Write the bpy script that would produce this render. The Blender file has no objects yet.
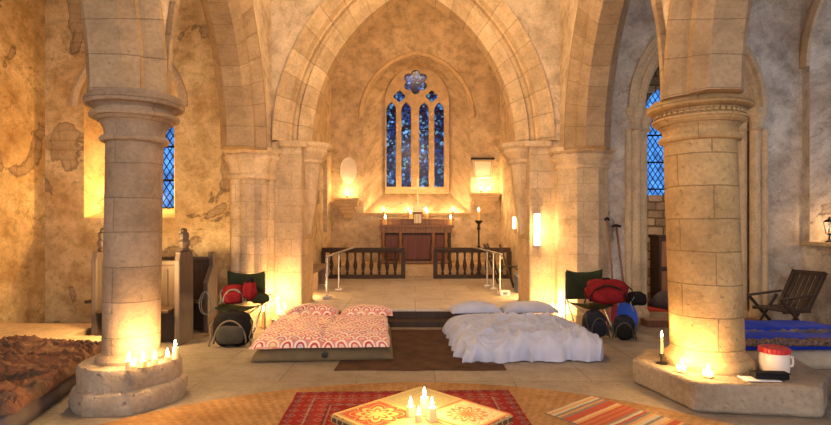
import bpy, bmesh, math, random
from mathutils import Vector, Matrix, noise, Euler
R_ = math.radians
PI = math.pi
S = bpy.context.scene
COL = S.collection
random.seed(7)

# ------------------------------------------------------------------ materials
class NT:
    def __init__(s, name):
        s.m = bpy.data.materials.new(name); s.m.use_nodes = True
        s.t = s.m.node_tree; s.t.nodes.clear()
        s.out = s.n('ShaderNodeOutputMaterial')
    def n(s, typ, **k):
        nd = s.t.nodes.new(typ)
        for a, v in k.items(): setattr(nd, a, v)
        return nd
    def put(s, sock, v):
        if isinstance(v, bpy.types.NodeSocket): s.t.links.new(v, sock)
        elif v is not None:
            if isinstance(v, tuple) and len(v) == 3 and sock.type == 'RGBA': v = v + (1,)
            sock.default_value = v
    def math(s, op, a, b=None, c=None, clamp=False):
        nd = s.n('ShaderNodeMath', operation=op, use_clamp=clamp)
        s.put(nd.inputs[0], a)
        if b is not None: s.put(nd.inputs[1], b)
        if c is not None: s.put(nd.inputs[2], c)
        return nd.outputs[0]
    def mix(s, f, a, b, mode='MIX'):
        nd = s.n('ShaderNodeMix', data_type='RGBA', blend_type=mode)
        s.put(nd.inputs[0], f); s.put(nd.inputs[6], a); s.put(nd.inputs[7], b)
        return nd.outputs[2]
    def noise(s, vec, scale, detail=4, rough=.55, dist=0):
        nd = s.n('ShaderNodeTexNoise'); s.put(nd.inputs['Vector'], vec)
        nd.inputs['Scale'].default_value = scale; nd.inputs['Detail'].default_value = detail
        nd.inputs['Roughness'].default_value = rough; nd.inputs['Distortion'].default_value = dist
        return nd.outputs[0]
    def noisec(s, vec, scale, detail=2):
        nd = s.n('ShaderNodeTexNoise'); s.put(nd.inputs['Vector'], vec)
        nd.inputs['Scale'].default_value = scale; nd.inputs['Detail'].default_value = detail
        return nd.outputs[1]
    def ramp(s, f, stops, interp='LINEAR'):
        nd = s.n('ShaderNodeValToRGB'); nd.color_ramp.interpolation = interp
        e = nd.color_ramp.elements
        while len(e) < len(stops): e.new(.5)
        for i, (p, c) in enumerate(stops):
            e[i].position = p
            e[i].color = (c, c, c, 1) if isinstance(c, (int, float)) else tuple(c) + (1,)
        s.put(nd.inputs[0], f); return nd.outputs[0]
    def uv(s):
        return s.n('ShaderNodeTexCoord').outputs['UV']
    def vadd(s, a, b):
        nd = s.n('ShaderNodeVectorMath', operation='ADD'); s.put(nd.inputs[0], a); s.put(nd.inputs[1], b); return nd.outputs[0]
    def vscale(s, a, k):
        nd = s.n('ShaderNodeVectorMath', operation='SCALE'); s.put(nd.inputs[0], a); nd.inputs['Scale'].default_value = k; return nd.outputs[0]
    def xy(s, v):
        nd = s.n('ShaderNodeSeparateXYZ'); s.put(nd.inputs[0], v); return nd.outputs[0], nd.outputs[1]
    def bump(s, h, strength=.5, dist=.02):
        nd = s.n('ShaderNodeBump'); s.put(nd.inputs['Height'], h)
        nd.inputs['Strength'].default_value = strength; nd.inputs['Distance'].default_value = dist
        return nd.outputs[0]
    def pbr(s, col, rough=.8, metal=0, normal=None, **k):
        p = s.n('ShaderNodeBsdfPrincipled')
        s.put(p.inputs['Base Color'], col); s.put(p.inputs['Roughness'], rough); p.inputs['Metallic'].default_value = metal
        if normal: s.put(p.inputs['Normal'], normal)
        for a, v in k.items(): s.put(p.inputs[a.replace('_', ' ')], v)
        s.t.links.new(p.outputs[0], s.out.inputs[0]); return s.m

def sc(c, k): return tuple(x * k for x in c)

def m_stone(name, c, bw=.42, bh=.26, mort=.008, var=.22, mc=.45, bump=.5, offs=(0, 0, 0), warp=.03, rough=.9, stain=None, stainf=.5):
    stain = stain or (c[0] * .55, c[1] * .5, c[2] * .45)
    n = NT(name); uv = n.vadd(n.uv(), offs)
    w = n.vadd(uv, n.vscale(n.noisec(uv, 2.2), warp))
    b = n.n('ShaderNodeTexBrick'); n.put(b.inputs['Vector'], w)
    b.inputs['Scale'].default_value = 1; b.inputs['Mortar Size'].default_value = mort
    b.inputs['Mortar Smooth'].default_value = .5
    b.inputs['Brick Width'].default_value = bw; b.inputs['Row Height'].default_value = bh
    n.put(b.inputs['Color1'], sc(c, 1 + var)); n.put(b.inputs['Color2'], sc((c[0], c[1] * .96, c[2] * .9), 1 - var)); n.put(b.inputs['Mortar'], sc(c, mc))
    big = n.noise(uv, 1.3, 6, .6)
    fine = n.noise(uv, 26, 5, .65)
    col = n.mix(n.ramp(big, [(.42, 0), (.68, stainf)]), b.outputs['Color'], stain)
    col = n.mix(.55, col, n.ramp(fine, [(.25, .5), (.65, 1)]), 'MULTIPLY')
    col = n.mix(.55, col, n.ramp(n.noise(uv, 4.5, 6, .65), [(.32, .55), (.55, 1.0)]), 'MULTIPLY')
    h = n.math('ADD', n.math('MULTIPLY', b.outputs['Fac'], -.8), n.math('MULTIPLY', fine, .7))
    pit = n.ramp(n.noise(uv, 13, 2), [(.25, 0), (.36, 1)])
    h = n.math('ADD', h, n.math('MULTIPLY', pit, .8))
    return n.pbr(col, rough, normal=n.bump(h, bump, .02), Specular_IOR_Level=.2)

def m_plaster(name, c, stain, thr=.60, offs=(0, 0, 0), stone=(.42, .33, .24), psc=.62, sf=.75, edge=(.1, .07, .05)):
    n = NT(name); uv = n.vadd(n.uv(), offs)
    big = n.noise(uv, .9, 7, .62, .3)
    mid = n.noise(uv, 3.5, 6, .65)
    fine = n.noise(uv, 34, 4, .6)
    col = n.mix(n.ramp(big, [(.38, 0), (.62, sf)]), c, stain)
    col = n.mix(n.ramp(mid, [(.44, 0), (.68, .8)]), col, sc(stain, .75))
    col = n.mix(n.ramp(n.noise(uv, 9, 6, .7), [(.52, 0), (.72, .6)]), col, sc(stain, .55))
    col = n.mix(n.ramp(n.noise(n.vadd(uv, (7, 3, 0)), 1.6, 5), [(.55, 0), (.7, .5)]), col, sc(c, 1.15))
    # thin cracks
    v = n.n('ShaderNodeTexVoronoi', feature='DISTANCE_TO_EDGE'); n.put(v.inputs['Vector'], n.vadd(uv, n.vscale(n.noisec(uv, 3, 4), .6))); v.inputs['Scale'].default_value = .9
    crack = n.math('MULTIPLY', n.math('LESS_THAN', v.outputs[0], .006), n.math('GREATER_THAN', n.noise(uv, 1.1, 2), .52))
    col = n.mix(n.math('MULTIPLY', crack, .35), col, sc(stain, .35))
    # places where the plaster has come off and the masonry shows
    patch = n.noise(n.vadd(uv, (3.1, 8.2, 0)), psc, 8, .55, .5)
    msk = n.ramp(patch, [(thr, 0), (thr + .008, 1)])
    rim = n.ramp(patch, [(thr - .006, 0), (thr + .002, 1), (thr + .016, 0)])
    b = n.n('ShaderNodeTexBrick'); n.put(b.inputs['Vector'], n.vadd(uv, n.vscale(n.noisec(uv, 4), .1)))
    b.inputs['Scale'].default_value = 1; b.inputs['Mortar Size'].default_value = .012
    b.inputs['Brick Width'].default_value = .34; b.inputs['Row Height'].default_value = .15
    n.put(b.inputs['Color1'], sc(stone, 1.25)); n.put(b.inputs['Color2'], sc(stone, .8)); n.put(b.inputs['Mortar'], sc(stone, .4))
    col = n.mix(n.math('MULTIPLY', msk, .6), col, n.mix(.45, b.outputs['Color'], sc(stain, .8)))
    col = n.mix(n.math('MULTIPLY', rim, .6), col, edge)
    col = n.mix(.45, col, n.ramp(fine, [(.25, .45), (.7, 1)]), 'MULTIPLY')
    h = n.math('ADD', n.math('MULTIPLY', msk, -1.2), n.math('MULTIPLY', fine, .35))
    h = n.math('ADD', h, n.math('MULTIPLY', mid, .5))
    h = n.math('SUBTRACT', h, n.math('MULTIPLY', n.math('MULTIPLY', b.outputs['Fac'], msk), .5))
    return n.pbr(col, .92, normal=n.bump(h, .5, .025), Specular_IOR_Level=.15)

def m_plain(name, c, rough=.6, metal=0, ns=0, nv=.25, bump=0, **k):
    n = NT(name); col = c; nm = None
    if ns:
        f = n.noise(n.uv(), ns, 5)
        col = n.mix(n.ramp(f, [(.3, 0), (.7, 1)]), sc(c, 1 - nv), sc(c, 1 + nv))
        if bump: nm = n.bump(f, bump, .01)
    return n.pbr(col, rough, metal, nm, **k)

def m_wood(name, c, rough=.45, grain=(2, 30)):
    n = NT(name)
    mp = n.n('ShaderNodeMapping'); n.put(mp.inputs[0], n.uv()); mp.inputs['Scale'].default_value = (grain[1], grain[0], 1)
    f = n.noise(mp.outputs[0], 1, 5, .6, .6)
    col = n.mix(n.ramp(f, [(.3, 0), (.7, 1)]), sc(c, .6), sc(c, 1.35))
    return n.pbr(col, rough, normal=n.bump(f, .25, .005))

def m_fabric(name, c, ws=220, nv=.15, rough=.95, sheen=0, c2=None, ns=5):
    n = NT(name); uv = n.uv()
    f = n.noise(uv, ns, 5)
    col = n.mix(n.ramp(f, [(.35, 0), (.65, 1)]), c2 or sc(c, 1 - nv), sc(c, 1 + nv))
    return n.pbr(col, rough, normal=n.bump(n.noise(uv, ws, 2), .25, .003), Sheen_Weight=sheen, Specular_IOR_Level=.2)

def m_emit(name, c, st):
    n = NT(name); e = n.n('ShaderNodeEmission'); n.put(e.inputs[0], c); e.inputs[1].default_value = st
    n.t.links.new(e.outputs[0], n.out.inputs[0]); n.m.cycles.emission_sampling = 'NONE'; return n.m

def m_glass_tint(name, build):
    """tinted pane: the sky behind shows through the colour of the glass"""
    n = NT(name); col = build(n)
    t = n.n('ShaderNodeBsdfTransparent'); n.put(t.inputs[0], col)
    g = n.n('ShaderNodeBsdfGlossy'); n.put(g.inputs[0], (.5, .5, .5)); g.inputs['Roughness'].default_value = .2
    mx = n.n('ShaderNodeMixShader'); mx.inputs[0].default_value = .04
    n.t.links.new(t.outputs[0], mx.inputs[1]); n.t.links.new(g.outputs[0], mx.inputs[2])
    n.t.links.new(mx.outputs[0], n.out.inputs[0]); return n.m

def stained(n):
    uv = n.uv()
    v = n.n('ShaderNodeTexVoronoi', feature='F1'); n.put(v.inputs['Vector'], uv); v.inputs['Scale'].default_value = 13
    e = n.n('ShaderNodeTexVoronoi', feature='DISTANCE_TO_EDGE'); n.put(e.inputs['Vector'], uv); e.inputs['Scale'].default_value = 13
    vx = n.n('ShaderNodeSeparateColor'); n.put(vx.inputs[0], v.outputs['Color'])
    c = n.ramp(vx.outputs[0], [(0, (.05, .10, .16)), (.2, (.22, .38, .50)), (.38, (.04, .06, .10)), (.5, (.60, .75, .80)), (.6, (.12, .22, .42)), (.75, (.22, .12, .16)), (.85, (.5, .62, .55))], 'CONSTANT')
    big = n.noise(uv, 2.2, 2)
    c = n.mix(n.ramp(big, [(.4, .45), (.6, 0)]), c, (.10, .15, .26))
    x, y = n.xy(uv)
    bar = n.math('LESS_THAN', n.math('FRACT', n.math('MULTIPLY', y, 1.9)), .05)
    k = n.math('MAXIMUM', n.math('LESS_THAN', e.outputs[0], .05), bar)
    return n.mix(k, c, (.004, .004, .008))

def leaded(col, hz, wz):
    def f(n):
        x, y = n.xy(n.uv())
        a = n.math('ADD', n.math('DIVIDE', x, wz), n.math('DIVIDE', y, hz))
        b = n.math('SUBTRACT', n.math('DIVIDE', x, wz), n.math('DIVIDE', y, hz))
        fa = n.math('LESS_THAN', n.math('FRACT', a), .15); fb = n.math('LESS_THAN', n.math('FRACT', b), .15)
        bar = n.math('LESS_THAN', n.math('FRACT', n.math('MULTIPLY', y, 1.8)), .06)
        k = n.math('MAXIMUM', n.math('MAXIMUM', fa, fb), bar)
        c = n.mix(n.ramp(n.noise(n.uv(), 5, 3), [(.3, 0), (.7, 1)]), col, sc(col, .55))
        return n.mix(k, c, (.01, .01, .015))
    return f

def m_scallop(name):
    n = NT(name); x, y = n.xy(n.uv())
    s = .15; hh = .105
    yy = n.math('DIVIDE', y, hh); row = n.math('FLOOR', yy); fy = n.math('FRACT', yy)
    sh = n.math('MULTIPLY', n.math('PINGPONG', row, 1), .5)
    xx = n.math('ADD', n.math('DIVIDE', x, s), sh); fx = n.math('SUBTRACT', n.math('FRACT', xx), .5)
    r = n.math('SQRT', n.math('ADD', n.math('POWER', n.math('MULTIPLY', fx, 1.0), 2), n.math('POWER', n.math('MULTIPLY', fy, .55), 2)))
    cell = n.n('ShaderNodeTexWhiteNoise', noise_dimensions='2D')
    cv = n.n('ShaderNodeCombineXYZ'); n.put(cv.inputs[0], n.math('FLOOR', xx)); n.put(cv.inputs[1], row); n.put(cell.inputs['Vector'], cv.outputs[0])
    hue = n.ramp(cell.outputs[0], [(0, (.52, .05, .07)), (.3, (.62, .13, .13)), (.5, (.55, .13, .16)), (.7, (.65, .28, .14)), (.85, (.45, .07, .14))], 'CONSTANT')
    inner = n.ramp(cell.outputs[0], [(0, (.82, .72, .62)), (.4, (.80, .48, .42)), (.6, (.85, .75, .66)), (.8, (.80, .62, .30)), (.92, (.45, .55, .62))], 'CONSTANT')
    cream = (.82, .74, .66)
    m = n.ramp(r, [(.0, 0), (.18, 1), (.20, 1), (.29, 0), (.36, 1), (.42, 1)], 'CONSTANT')
    col = n.mix(n.math('LESS_THAN', r, .16), cream, inner)
    col = n.mix(n.math('MULTIPLY', n.math('GREATER_THAN', r, .20), n.math('LESS_THAN', r, .33)), col, hue)
    col = n.mix(n.math('GREATER_THAN', r, .47), col, n.mix(.25, hue, cream))
    return n.pbr(col, .9, normal=n.bump(n.noise(n.uv(), 200, 2), .2, .003), Sheen_Weight=.2)

def m_rug(name, W, L):
    n = NT(name); uv = n.uv(); x, y = n.xy(uv)
    d = n.math('MINIMUM', n.math('SUBTRACT', W / 2, n.math('ABSOLUTE', x)), n.math('SUBTRACT', L / 2, n.math('ABSOLUTE', y)))
    band = n.ramp(d, [(0, (.20, .02, .02)), (.035, (.10, .05, .08)), (.06, (.36, .04, .03)), (.17, (.55, .42, .30)), (.185, (.10, .05, .08)), (.20, (.50, .08, .05)), (.31, (.06, .04, .08)), (.33, (.52, .40, .28)), (.345, (.34, .03, .03))], 'CONSTANT')
    v = n.n('ShaderNodeTexVoronoi', feature='F1', distance='MANHATTAN'); n.put(v.inputs['Vector'], uv); v.inputs['Scale'].default_value = 9; v.inputs['Randomness'].default_value = .15
    mot = n.ramp(v.outputs[0], [(0, (.65, .50, .32)), (.16, (.10, .06, .12)), (.27, (.55, .10, .06)), (.40, (.55, .40, .25)), (.46, (.35, .03, .03))], 'CONSTANT')
    v2 = n.n('ShaderNodeTexVoronoi', feature='F1', distance='CHEBYCHEV'); n.put(v2.inputs['Vector'], uv); v2.inputs['Scale'].default_value = 26; v2.inputs['Randomness'].default_value = .5
    f2 = n.ramp(v2.outputs[0], [(.0, 1), (.22, 0)], 'CONSTANT')
    col = n.mix(.55, band, mot)
    col = n.mix(n.math('MULTIPLY', f2, .45), col, (.08, .05, .10))
    col = n.mix(.5, col, n.ramp(n.noise(uv, 60, 3), [(.3, .3), (.7, .7)]), 'MULTIPLY')
    return n.pbr(col, .97, normal=n.bump(n.noise(uv, 160, 2), .4, .004), Specular_IOR_Level=.1)

def m_stripes(name):
    n = NT(name); x, y = n.xy(n.uv())
    t = n.math('ADD', y, n.math('MULTIPLY', n.noise(n.uv(), 8, 2), .02))
    w = n.n('ShaderNodeTexWhiteNoise', noise_dimensions='1D'); n.put(w.inputs['W'], n.math('FLOOR', n.math('MULTIPLY', t, 38)))
    col = n.ramp(w.outputs[0], [(0, (.55, .10, .04)), (.16, (.75, .38, .12)), (.32, (.35, .22, .14)), (.45, (.80, .55, .28)), (.58, (.25, .24, .22)), (.7, (.62, .18, .06)), (.84, (.70, .62, .42))], 'CONSTANT')
    col = n.mix(.5, col, n.ramp(n.noise(n.uv(), 90, 2), [(.3, .25), (.7, .75)]), 'MULTIPLY')
    return n.pbr(col, .97, normal=n.bump(n.math('SINE', n.math('MULTIPLY', y, 700)), .3, .003))

def m_jute(name):
    n = NT(name); uv = n.uv(); x, y = n.xy(uv)
    r = n.math('SQRT', n.math('ADD', n.math('POWER', x, 2), n.math('POWER', y, 2)))
    s = n.math('SINE', n.math('MULTIPLY', r, 230))
    th = n.math('MULTIPLY', n.math('ARCTAN2', y, x), 260)
    s2 = n.math('SINE', th)
    h = n.math('ADD', n.math('MULTIPLY', s, .7), n.math('MULTIPLY', s2, .4))
    f = n.noise(uv, 2.4, 5)
    c = n.mix(n.ramp(f, [(.3, 0), (.7, 1)]), (.36, .19, .075), (.60, .36, .16))
    ringc = n.ramp(n.noise(uv, 26, 3), [(.3, .62), (.7, 1.1)])
    c = n.mix(.7, c, ringc, 'MULTIPLY')
    c = n.mix(.5, c, n.ramp(h, [(0, .55), (.9, 1)]), 'MULTIPLY')
    return n.pbr(c, .95, normal=n.bump(h, .8, .006), Specular_IOR_Level=.1)

def m_medallion(name, ground, motif, border, k=8):
    n = NT(name); uv = n.uv(); x, y = n.xy(uv)
    r = n.math('SQRT', n.math('ADD', n.math('POWER', x, 2), n.math('POWER', y, 2)))
    a = n.math('ARCTAN2', y, x)
    pet = n.math('MULTIPLY', n.math('ABSOLUTE', n.math('COSINE', n.math('MULTIPLY', a, k / 2))), .05)
    rr = n.math('SUBTRACT', r, pet)
    m1 = n.ramp(rr, [(0, 1), (.025, 0), (.05, 1), (.085, 0), (.115, 1), (.125, 0)], 'CONSTANT')
    d = n.math('MAXIMUM', n.math('ABSOLUTE', x), n.math('ABSOLUTE', y))
    fl = n.math('GREATER_THAN', n.noise(uv, 26, 3), .58)
    col = n.mix(n.math('MULTIPLY', fl, .5), ground, border)
    col = n.mix(m1, col, motif)
    col = n.mix(n.math('GREATER_THAN', d, .165), col, border)
    col = n.mix(n.math('MULTIPLY', n.math('GREATER_THAN', d, .18), n.math('LESS_THAN', d, .205)), col, motif)
    col = n.mix(n.math('GREATER_THAN', d, .225), col, sc(ground, .6))
    col = n.mix(.3, col, n.ramp(n.noise(uv, 40, 4), [(.3, .6), (.7, 1)]), 'MULTIPLY')
    return n.pbr(col, .5)

# ------------------------------------------------------------------ mesh building
class MB:
    def __init__(s):
        s.bm = bmesh.new(); s.uv = s.bm.loops.layers.uv.new('UVMap'); s.fl = s.bm.faces.layers.int.new('mapped')
    def face(s, pts, uvs=None):
        vs = [s.bm.verts.new(p) for p in pts]
        try: f = s.bm.faces.new(vs)
        except ValueError: return
        if uvs:
            f[s.fl] = 1
            for l, u in zip(f.loops, uvs): l[s.uv].uv = u
        return f
    def grid(s, rows, uvs=None, cu=False, cv=False):
        """rows: list of lists of points; cu wraps inside a row, cv wraps the rows"""
        V = [[s.bm.verts.new(p) for p in r] for r in rows]
        nr, nc = len(V), len(V[0])
        for i in range(nr if cv else nr - 1):
            for j in range(nc if cu else nc - 1):
                i2, j2 = (i + 1) % nr, (j + 1) % nc
                try: f = s.bm.faces.new((V[i][j], V[i][j2], V[i2][j2], V[i2][j]))
                except ValueError: continue
                if uvs:
                    f[s.fl] = 1
                    q = [(i, j), (i, j + 1), (i + 1, j + 1), (i + 1, j)]
                    for l, (a, b) in zip(f.loops, q): l[s.uv].uv = uvs(a, b)
        return V
    def box(s, x0, x1, y0, y1, z0, z1, M=None, taper=None):
        p = [Vector((x, y, z)) for z in (z0, z1) for y in (y0, y1) for x in (x0, x1)]
        if taper:
            cx, cy = (x0 + x1) / 2, (y0 + y1) / 2
            for q in p[4:]:
                q.x = cx + (q.x - cx) * taper; q.y = cy + (q.y - cy) * taper
        if M: p = [M @ q for q in p]
        v = [s.bm.verts.new(q) for q in p]
        for f in ((0, 2, 3, 1), (4, 5, 7, 6), (0, 1, 5, 4), (2, 6, 7, 3), (0, 4, 6, 2), (1, 3, 7, 5)):
            s.bm.faces.new([v[i] for i in f])
        return s
    def bar(s, a, b, w, h, up=(0, 0, 1)):
        a, b = Vector(a), Vector(b); d = (b - a); L = d.length; d.normalize()
        x = d.cross(Vector(up))
        if x.length < 1e-4: x = d.cross(Vector((0, 1, 0)))
        x.normalize(); z = x.cross(d)
        M = Matrix((x, d, z)).transposed().to_4x4(); M.translation = a
        return s.box(-w / 2, w / 2, 0, L, -h / 2, h / 2, M)
    def tube(s, path, r, n=8, cap=True):
        P = [Vector(p) for p in path]; rr = r if isinstance(r, (list, tuple)) else [r] * len(P)
        up = None; rows = []
        for i, p in enumerate(P):
            t = (P[min(i + 1, len(P) - 1)] - P[max(i - 1, 0)]).normalized()
            if up is None: up = t.orthogonal().normalized()
            else:
                up = (up - t * up.dot(t)).normalized()
            w = t.cross(up)
            rows.append([p + (up * math.cos(2 * PI * k / n) + w * math.sin(2 * PI * k / n)) * rr[i] for k in range(n)])
        V = s.grid(rows, cu=True)
        if cap:
            for r_ in (V[0][::-1], V[-1]):
                try: s.bm.faces.new(r_)
                except ValueError: pass
        return s
    def lathe(s, prof, n=32, cx=0, cy=0, shear=(0, 0), rot=0, sx=1, sy=1, umax=None, jit=0):
        rows = []; L = [0]; rm = umax or max(p[0] for p in prof)
        for i in range(1, len(prof)): L.append(L[-1] + math.dist(prof[i], prof[i - 1]))
        for r, z in prof:
            row = []
            for k in range(n):
                a = rot + 2 * PI * k / n
                rj = r * (1 + (noise.noise(Vector((math.cos(a) * 2, math.sin(a) * 2, z * 3))) * jit if jit else 0))
                row.append((cx + shear[0] * z + math.cos(a) * rj * sx, cy + shear[1] * z + math.sin(a) * rj * sy, z))
            rows.append(row)
        V = s.grid(rows, lambda i, j: (2 * PI * rm * j / n, L[min(i, len(L) - 1)]), cu=True)
        for r_, (r, z) in ((V[0][::-1], prof[0]), (V[-1], prof[-1])):
            if r > 1e-4:
                try: s.bm.faces.new(r_)
                except ValueError: pass
        return s
    def prism(s, poly, z0, z1, M=None, jit=0):
        M = M or Matrix.Identity(4)
        lo = [s.bm.verts.new(M @ Vector((x, y, z0))) for x, y in poly]; hi = [s.bm.verts.new(M @ Vector((x, y, z1))) for x, y in poly]
        s.bm.faces.new(lo[::-1]); s.bm.faces.new(hi); n = len(poly)
        for i in range(n): s.bm.faces.new((lo[i], lo[(i + 1) % n], hi[(i + 1) % n], hi[i]))
        return s
    def build(s, name, mat, parent=None, smooth=False, bevel=0, sub=0, keep=False, loc=None, merge=True, seg=2):
        bm = s.bm
        if merge: bmesh.ops.remove_doubles(bm, verts=bm.verts, dist=1e-5)
        bmesh.ops.recalc_face_normals(bm, faces=bm.faces); bm.normal_update()
        for f in bm.faces:
            f.smooth = bool(smooth)
            if not f[s.fl]:
                nn = f.normal; a = max(range(3), key=lambda i: abs(nn[i]))
                for l in f.loops:
                    c = l.vert.co
                    l[s.uv].uv = (c.y, c.z) if a == 0 else (c.x, c.z) if a == 1 else (c.x, c.y)
        me = bpy.data.meshes.new(name); bm.to_mesh(me); bm.free()
        o = bpy.data.objects.new(name, me); COL.objects.link(o)
        me.materials.append(mat)
        if parent: o.parent = parent
        if loc: o.location = loc
        if bevel:
            md = o.modifiers.new('bev', 'BEVEL'); md.width = bevel; md.segments = seg; md.limit_method = 'ANGLE'; md.angle_limit = R_(35)
        if sub:
            md = o.modifiers.new('sub', 'SUBSURF'); md.levels = sub; md.render_levels = sub
        if smooth and smooth != 1:
            pass
        if smooth == 'auto':
            try: me.set_sharp_from_angle(angle=R_(28))
            except Exception: pass
        return o

def thing(name, label, cat, loc=(0, 0, 0), rz=0, group=None):
    o = bpy.data.objects.new(name, None); COL.objects.link(o)
    o.location = loc; o.rotation_euler = (0, 0, rz); o.empty_display_size = .1
    o['label'] = label; o['category'] = cat
    if group: o['group'] = group
    return o
def tag(o, label, cat, group=None, kind=None):
    o['label'] = label; o['category'] = cat
    if group: o['group'] = group
    if kind: o['kind'] = kind
    return o
def struct(o, label=None, cat=None):
    o['kind'] = 'structure'
    if label: o['label'] = label
    if cat: o['category'] = cat
    return o

def arc(c, a, R, zs, n=14):
    """pointed arch, left springing to right springing"""
    off = R - a; th = math.acos(-off / R)
    left = [(c + off + R * math.cos(PI + (th - PI) * i / n), zs + R * math.sin(PI + (th - PI) * i / n)) for i in range(n + 1)]
    return left + [(2 * c - u, z) for u, z in left[-2::-1]]

def P3(axis, u, w, z): return (u, w, z) if axis == 'x' else (w, u, z)

def ring(b, prof, c, a, R, zs, axis, w0, n=16, drop=None, closed=True):
    rows = []
    for r, w in prof:
        pts = arc(c, a + r, R + r, zs, n)
        if drop is not None: pts = [(pts[0][0], drop)] + pts + [(pts[-1][0], drop)]
        rows.append([P3(axis, u, w0 + w, z) for u, z in pts])
    pl = [0]
    for i in range(1, len(prof) + 1): pl.append(pl[-1] + math.dist(prof[i % len(prof)], prof[i - 1]))
    mid = rows[len(rows) // 2]; al = [0]
    for i in range(1, len(mid)): al.append(al[-1] + math.dist(mid[i], mid[i - 1]))
    V = b.grid(rows, lambda i, j: (pl[i], al[j]), cv=closed)
    if closed:
        for j in (0, -1):
            try: b.bm.faces.new([r[j] for r in V])
            except ValueError: pass

def wallpanel(b, axis, w0, w1, u0, u1, z0, z1, ops=()):
    """wall w0 (front face) to w1 (back face); each opening may be splayed"""
    def loop(o, back):
        a = o.get('ab', o['a']) if back else o['a']; k = a - o['a']
        zb = o.get('zbb', o['zb']) if back else o['zb']; zs = o.get('zsb', o['zs']) if back else o['zs']
        c = o.get('cb', o['c']) if back else o['c']
        if o.get('R'): A = arc(c, a, o['R'] + k, zs, 12)
        else: A = [(c - a, zs), (c + a, zs)]
        return [(c - a, zb)] + A + [(c + a, zb)]
    for back in (0, 1):
        w = w1 if back else w0
        q = lambda p: b.face([P3(axis, u, w, z) for u, z in p])
        cur = u0
        for o in sorted(ops, key=lambda o: o['c']):
            L = loop(o, back); A = L[1:-1]
            if A[0][0] > cur: q([(cur, z0), (A[0][0], z0), (A[0][0], z1), (cur, z1)])
            for (ua, za), (ub, zb_) in zip(A, A[1:]):
                q([(ua, za), (ub, zb_), (ub, z1), (ua, z1)])
            if L[0][1] > z0 + 1e-6: q([(L[0][0], z0), (L[-1][0], z0), (L[-1][0], L[0][1]), (L[0][0], L[0][1])])
            cur = A[-1][0]
        if cur < u1: q([(cur, z0), (u1, z0), (u1, z1), (cur, z1)])
    for o in ops:
        F, K = loop(o, 0), loop(o, 1); n = len(F)
        s_ = 0
        for i in range(n if o['zb'] > z0 + 1e-6 else n - 1):
            j = (i + 1) % n; d = math.dist(F[i], F[j]); t = abs(w1 - w0)
            b.face([P3(axis, *[F[i][0], w0, F[i][1]]), P3(axis, F[j][0], w0, F[j][1]), P3(axis, K[j][0], w1, K[j][1]), P3(axis, K[i][0], w1, K[i][1])],
                   [(0, s_), (0, s_ + d), (t, s_ + d), (t, s_)])
            s_ += d
    for u in (u0, u1): b.face([P3(axis, u, w0, z0), P3(axis, u, w1, z0), P3(axis, u, w1, z1), P3(axis, u, w0, z1)])
    b.face([P3(axis, u0, w0, z1), P3(axis, u1, w0, z1), P3(axis, u1, w1, z1), P3(axis, u0, w1, z1)])
SKY_ST = 1.7; EXPO = 0.68; WK = 0.8; KEY = 170
# ------------------------------------------------------------------ material set
ST = m_stone('dressed_stone', (.76, .58, .37), mort=.004, mc=.65, var=.10)
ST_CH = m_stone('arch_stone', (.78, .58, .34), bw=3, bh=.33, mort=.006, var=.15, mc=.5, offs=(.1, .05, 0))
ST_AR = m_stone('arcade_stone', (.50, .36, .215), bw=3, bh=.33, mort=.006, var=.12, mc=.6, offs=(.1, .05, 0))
ST_COL = m_stone('pillar_stone_grey', (.42, .31, .21), bw=.8, bh=.29, mort=.005, var=.09, mc=.62, offs=(.2, .03, 0), bump=.5)
ST_COL2 = m_stone('pillar_stone_gold', (.60, .41, .20), bw=.62, bh=.285, mort=.006, var=.10, offs=(0.35, .06, 0), bump=.7, mc=.6)
ST_PLAIN = m_stone('carved_stone', (.80, .61, .38), bw=3, bh=5, mort=0, var=.04, bump=.5)
ST_DARK = m_stone('rough_stone', (.44, .36, .27), bw=4, bh=4, mort=0, var=.1, bump=1.2, stain=(.2, .15, .1), stainf=.8)
RUB = m_stone('rubble_masonry', (.48, .38, .27), bw=.33, bh=.17, mort=.018, var=.35, warp=.12, mc=.35, bump=1)
PL_N = m_plaster('plaster_ochre', (1.0, .76, .38), (.60, .34, .12), thr=.60, psc=.75)
PL_C = m_plaster('plaster_cream', (.88, .72, .50), (.54, .40, .25), thr=.74, offs=(4, 1, 0), sf=.6)
PL_S = m_plaster('plaster_pale', (.86, .78, .66), (.48, .37, .28), thr=.66, offs=(9, 2, 0), psc=.9)
FLOOR = m_stone('flagstones', (.34, .30, .25), bw=1.5, bh=.85, mort=.008, var=.10, mc=.55, bump=.25, rough=.6, warp=.02, stain=(.27, .22, .17), stainf=.5, offs=(.55, .1, 0))
FLOOR_C = m_stone('chancel_slabs', (.62, .58, .54), bw=1.1, bh=1.0, mort=.008, var=.10, mc=.5, bump=.2, rough=.5, warp=.01, stain=(.36, .30, .24), offs=(.55, .0, 0))
CEIL = m_wood('ceiling_boards', (.30, .22, .15))
DWOOD = m_wood('dark_oak', (.04, .022, .016), .6)
BWOOD = m_wood('brown_oak', (.26, .13, .06), .45)
GWOOD = m_wood('weathered_oak', (.27, .19, .14), .6)
IRON = m_plain('black_iron', (.03, .028, .026), .5, .6)
LEAD = m_plain('grey_metal', (.45, .45, .47), .4, .8)
GOLD = m_plain('brass', (.75, .50, .20), .3, 1)

SKYBLUE = m_glass_tint('leaded_blue', leaded((.55, .80, 1.0), .17, .11))
PALEG = m_glass_tint('leaded_clear', leaded((.85, .92, 1.0), .17, .11))
STAINED = m_glass_tint('stained_glass', stained)

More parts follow.
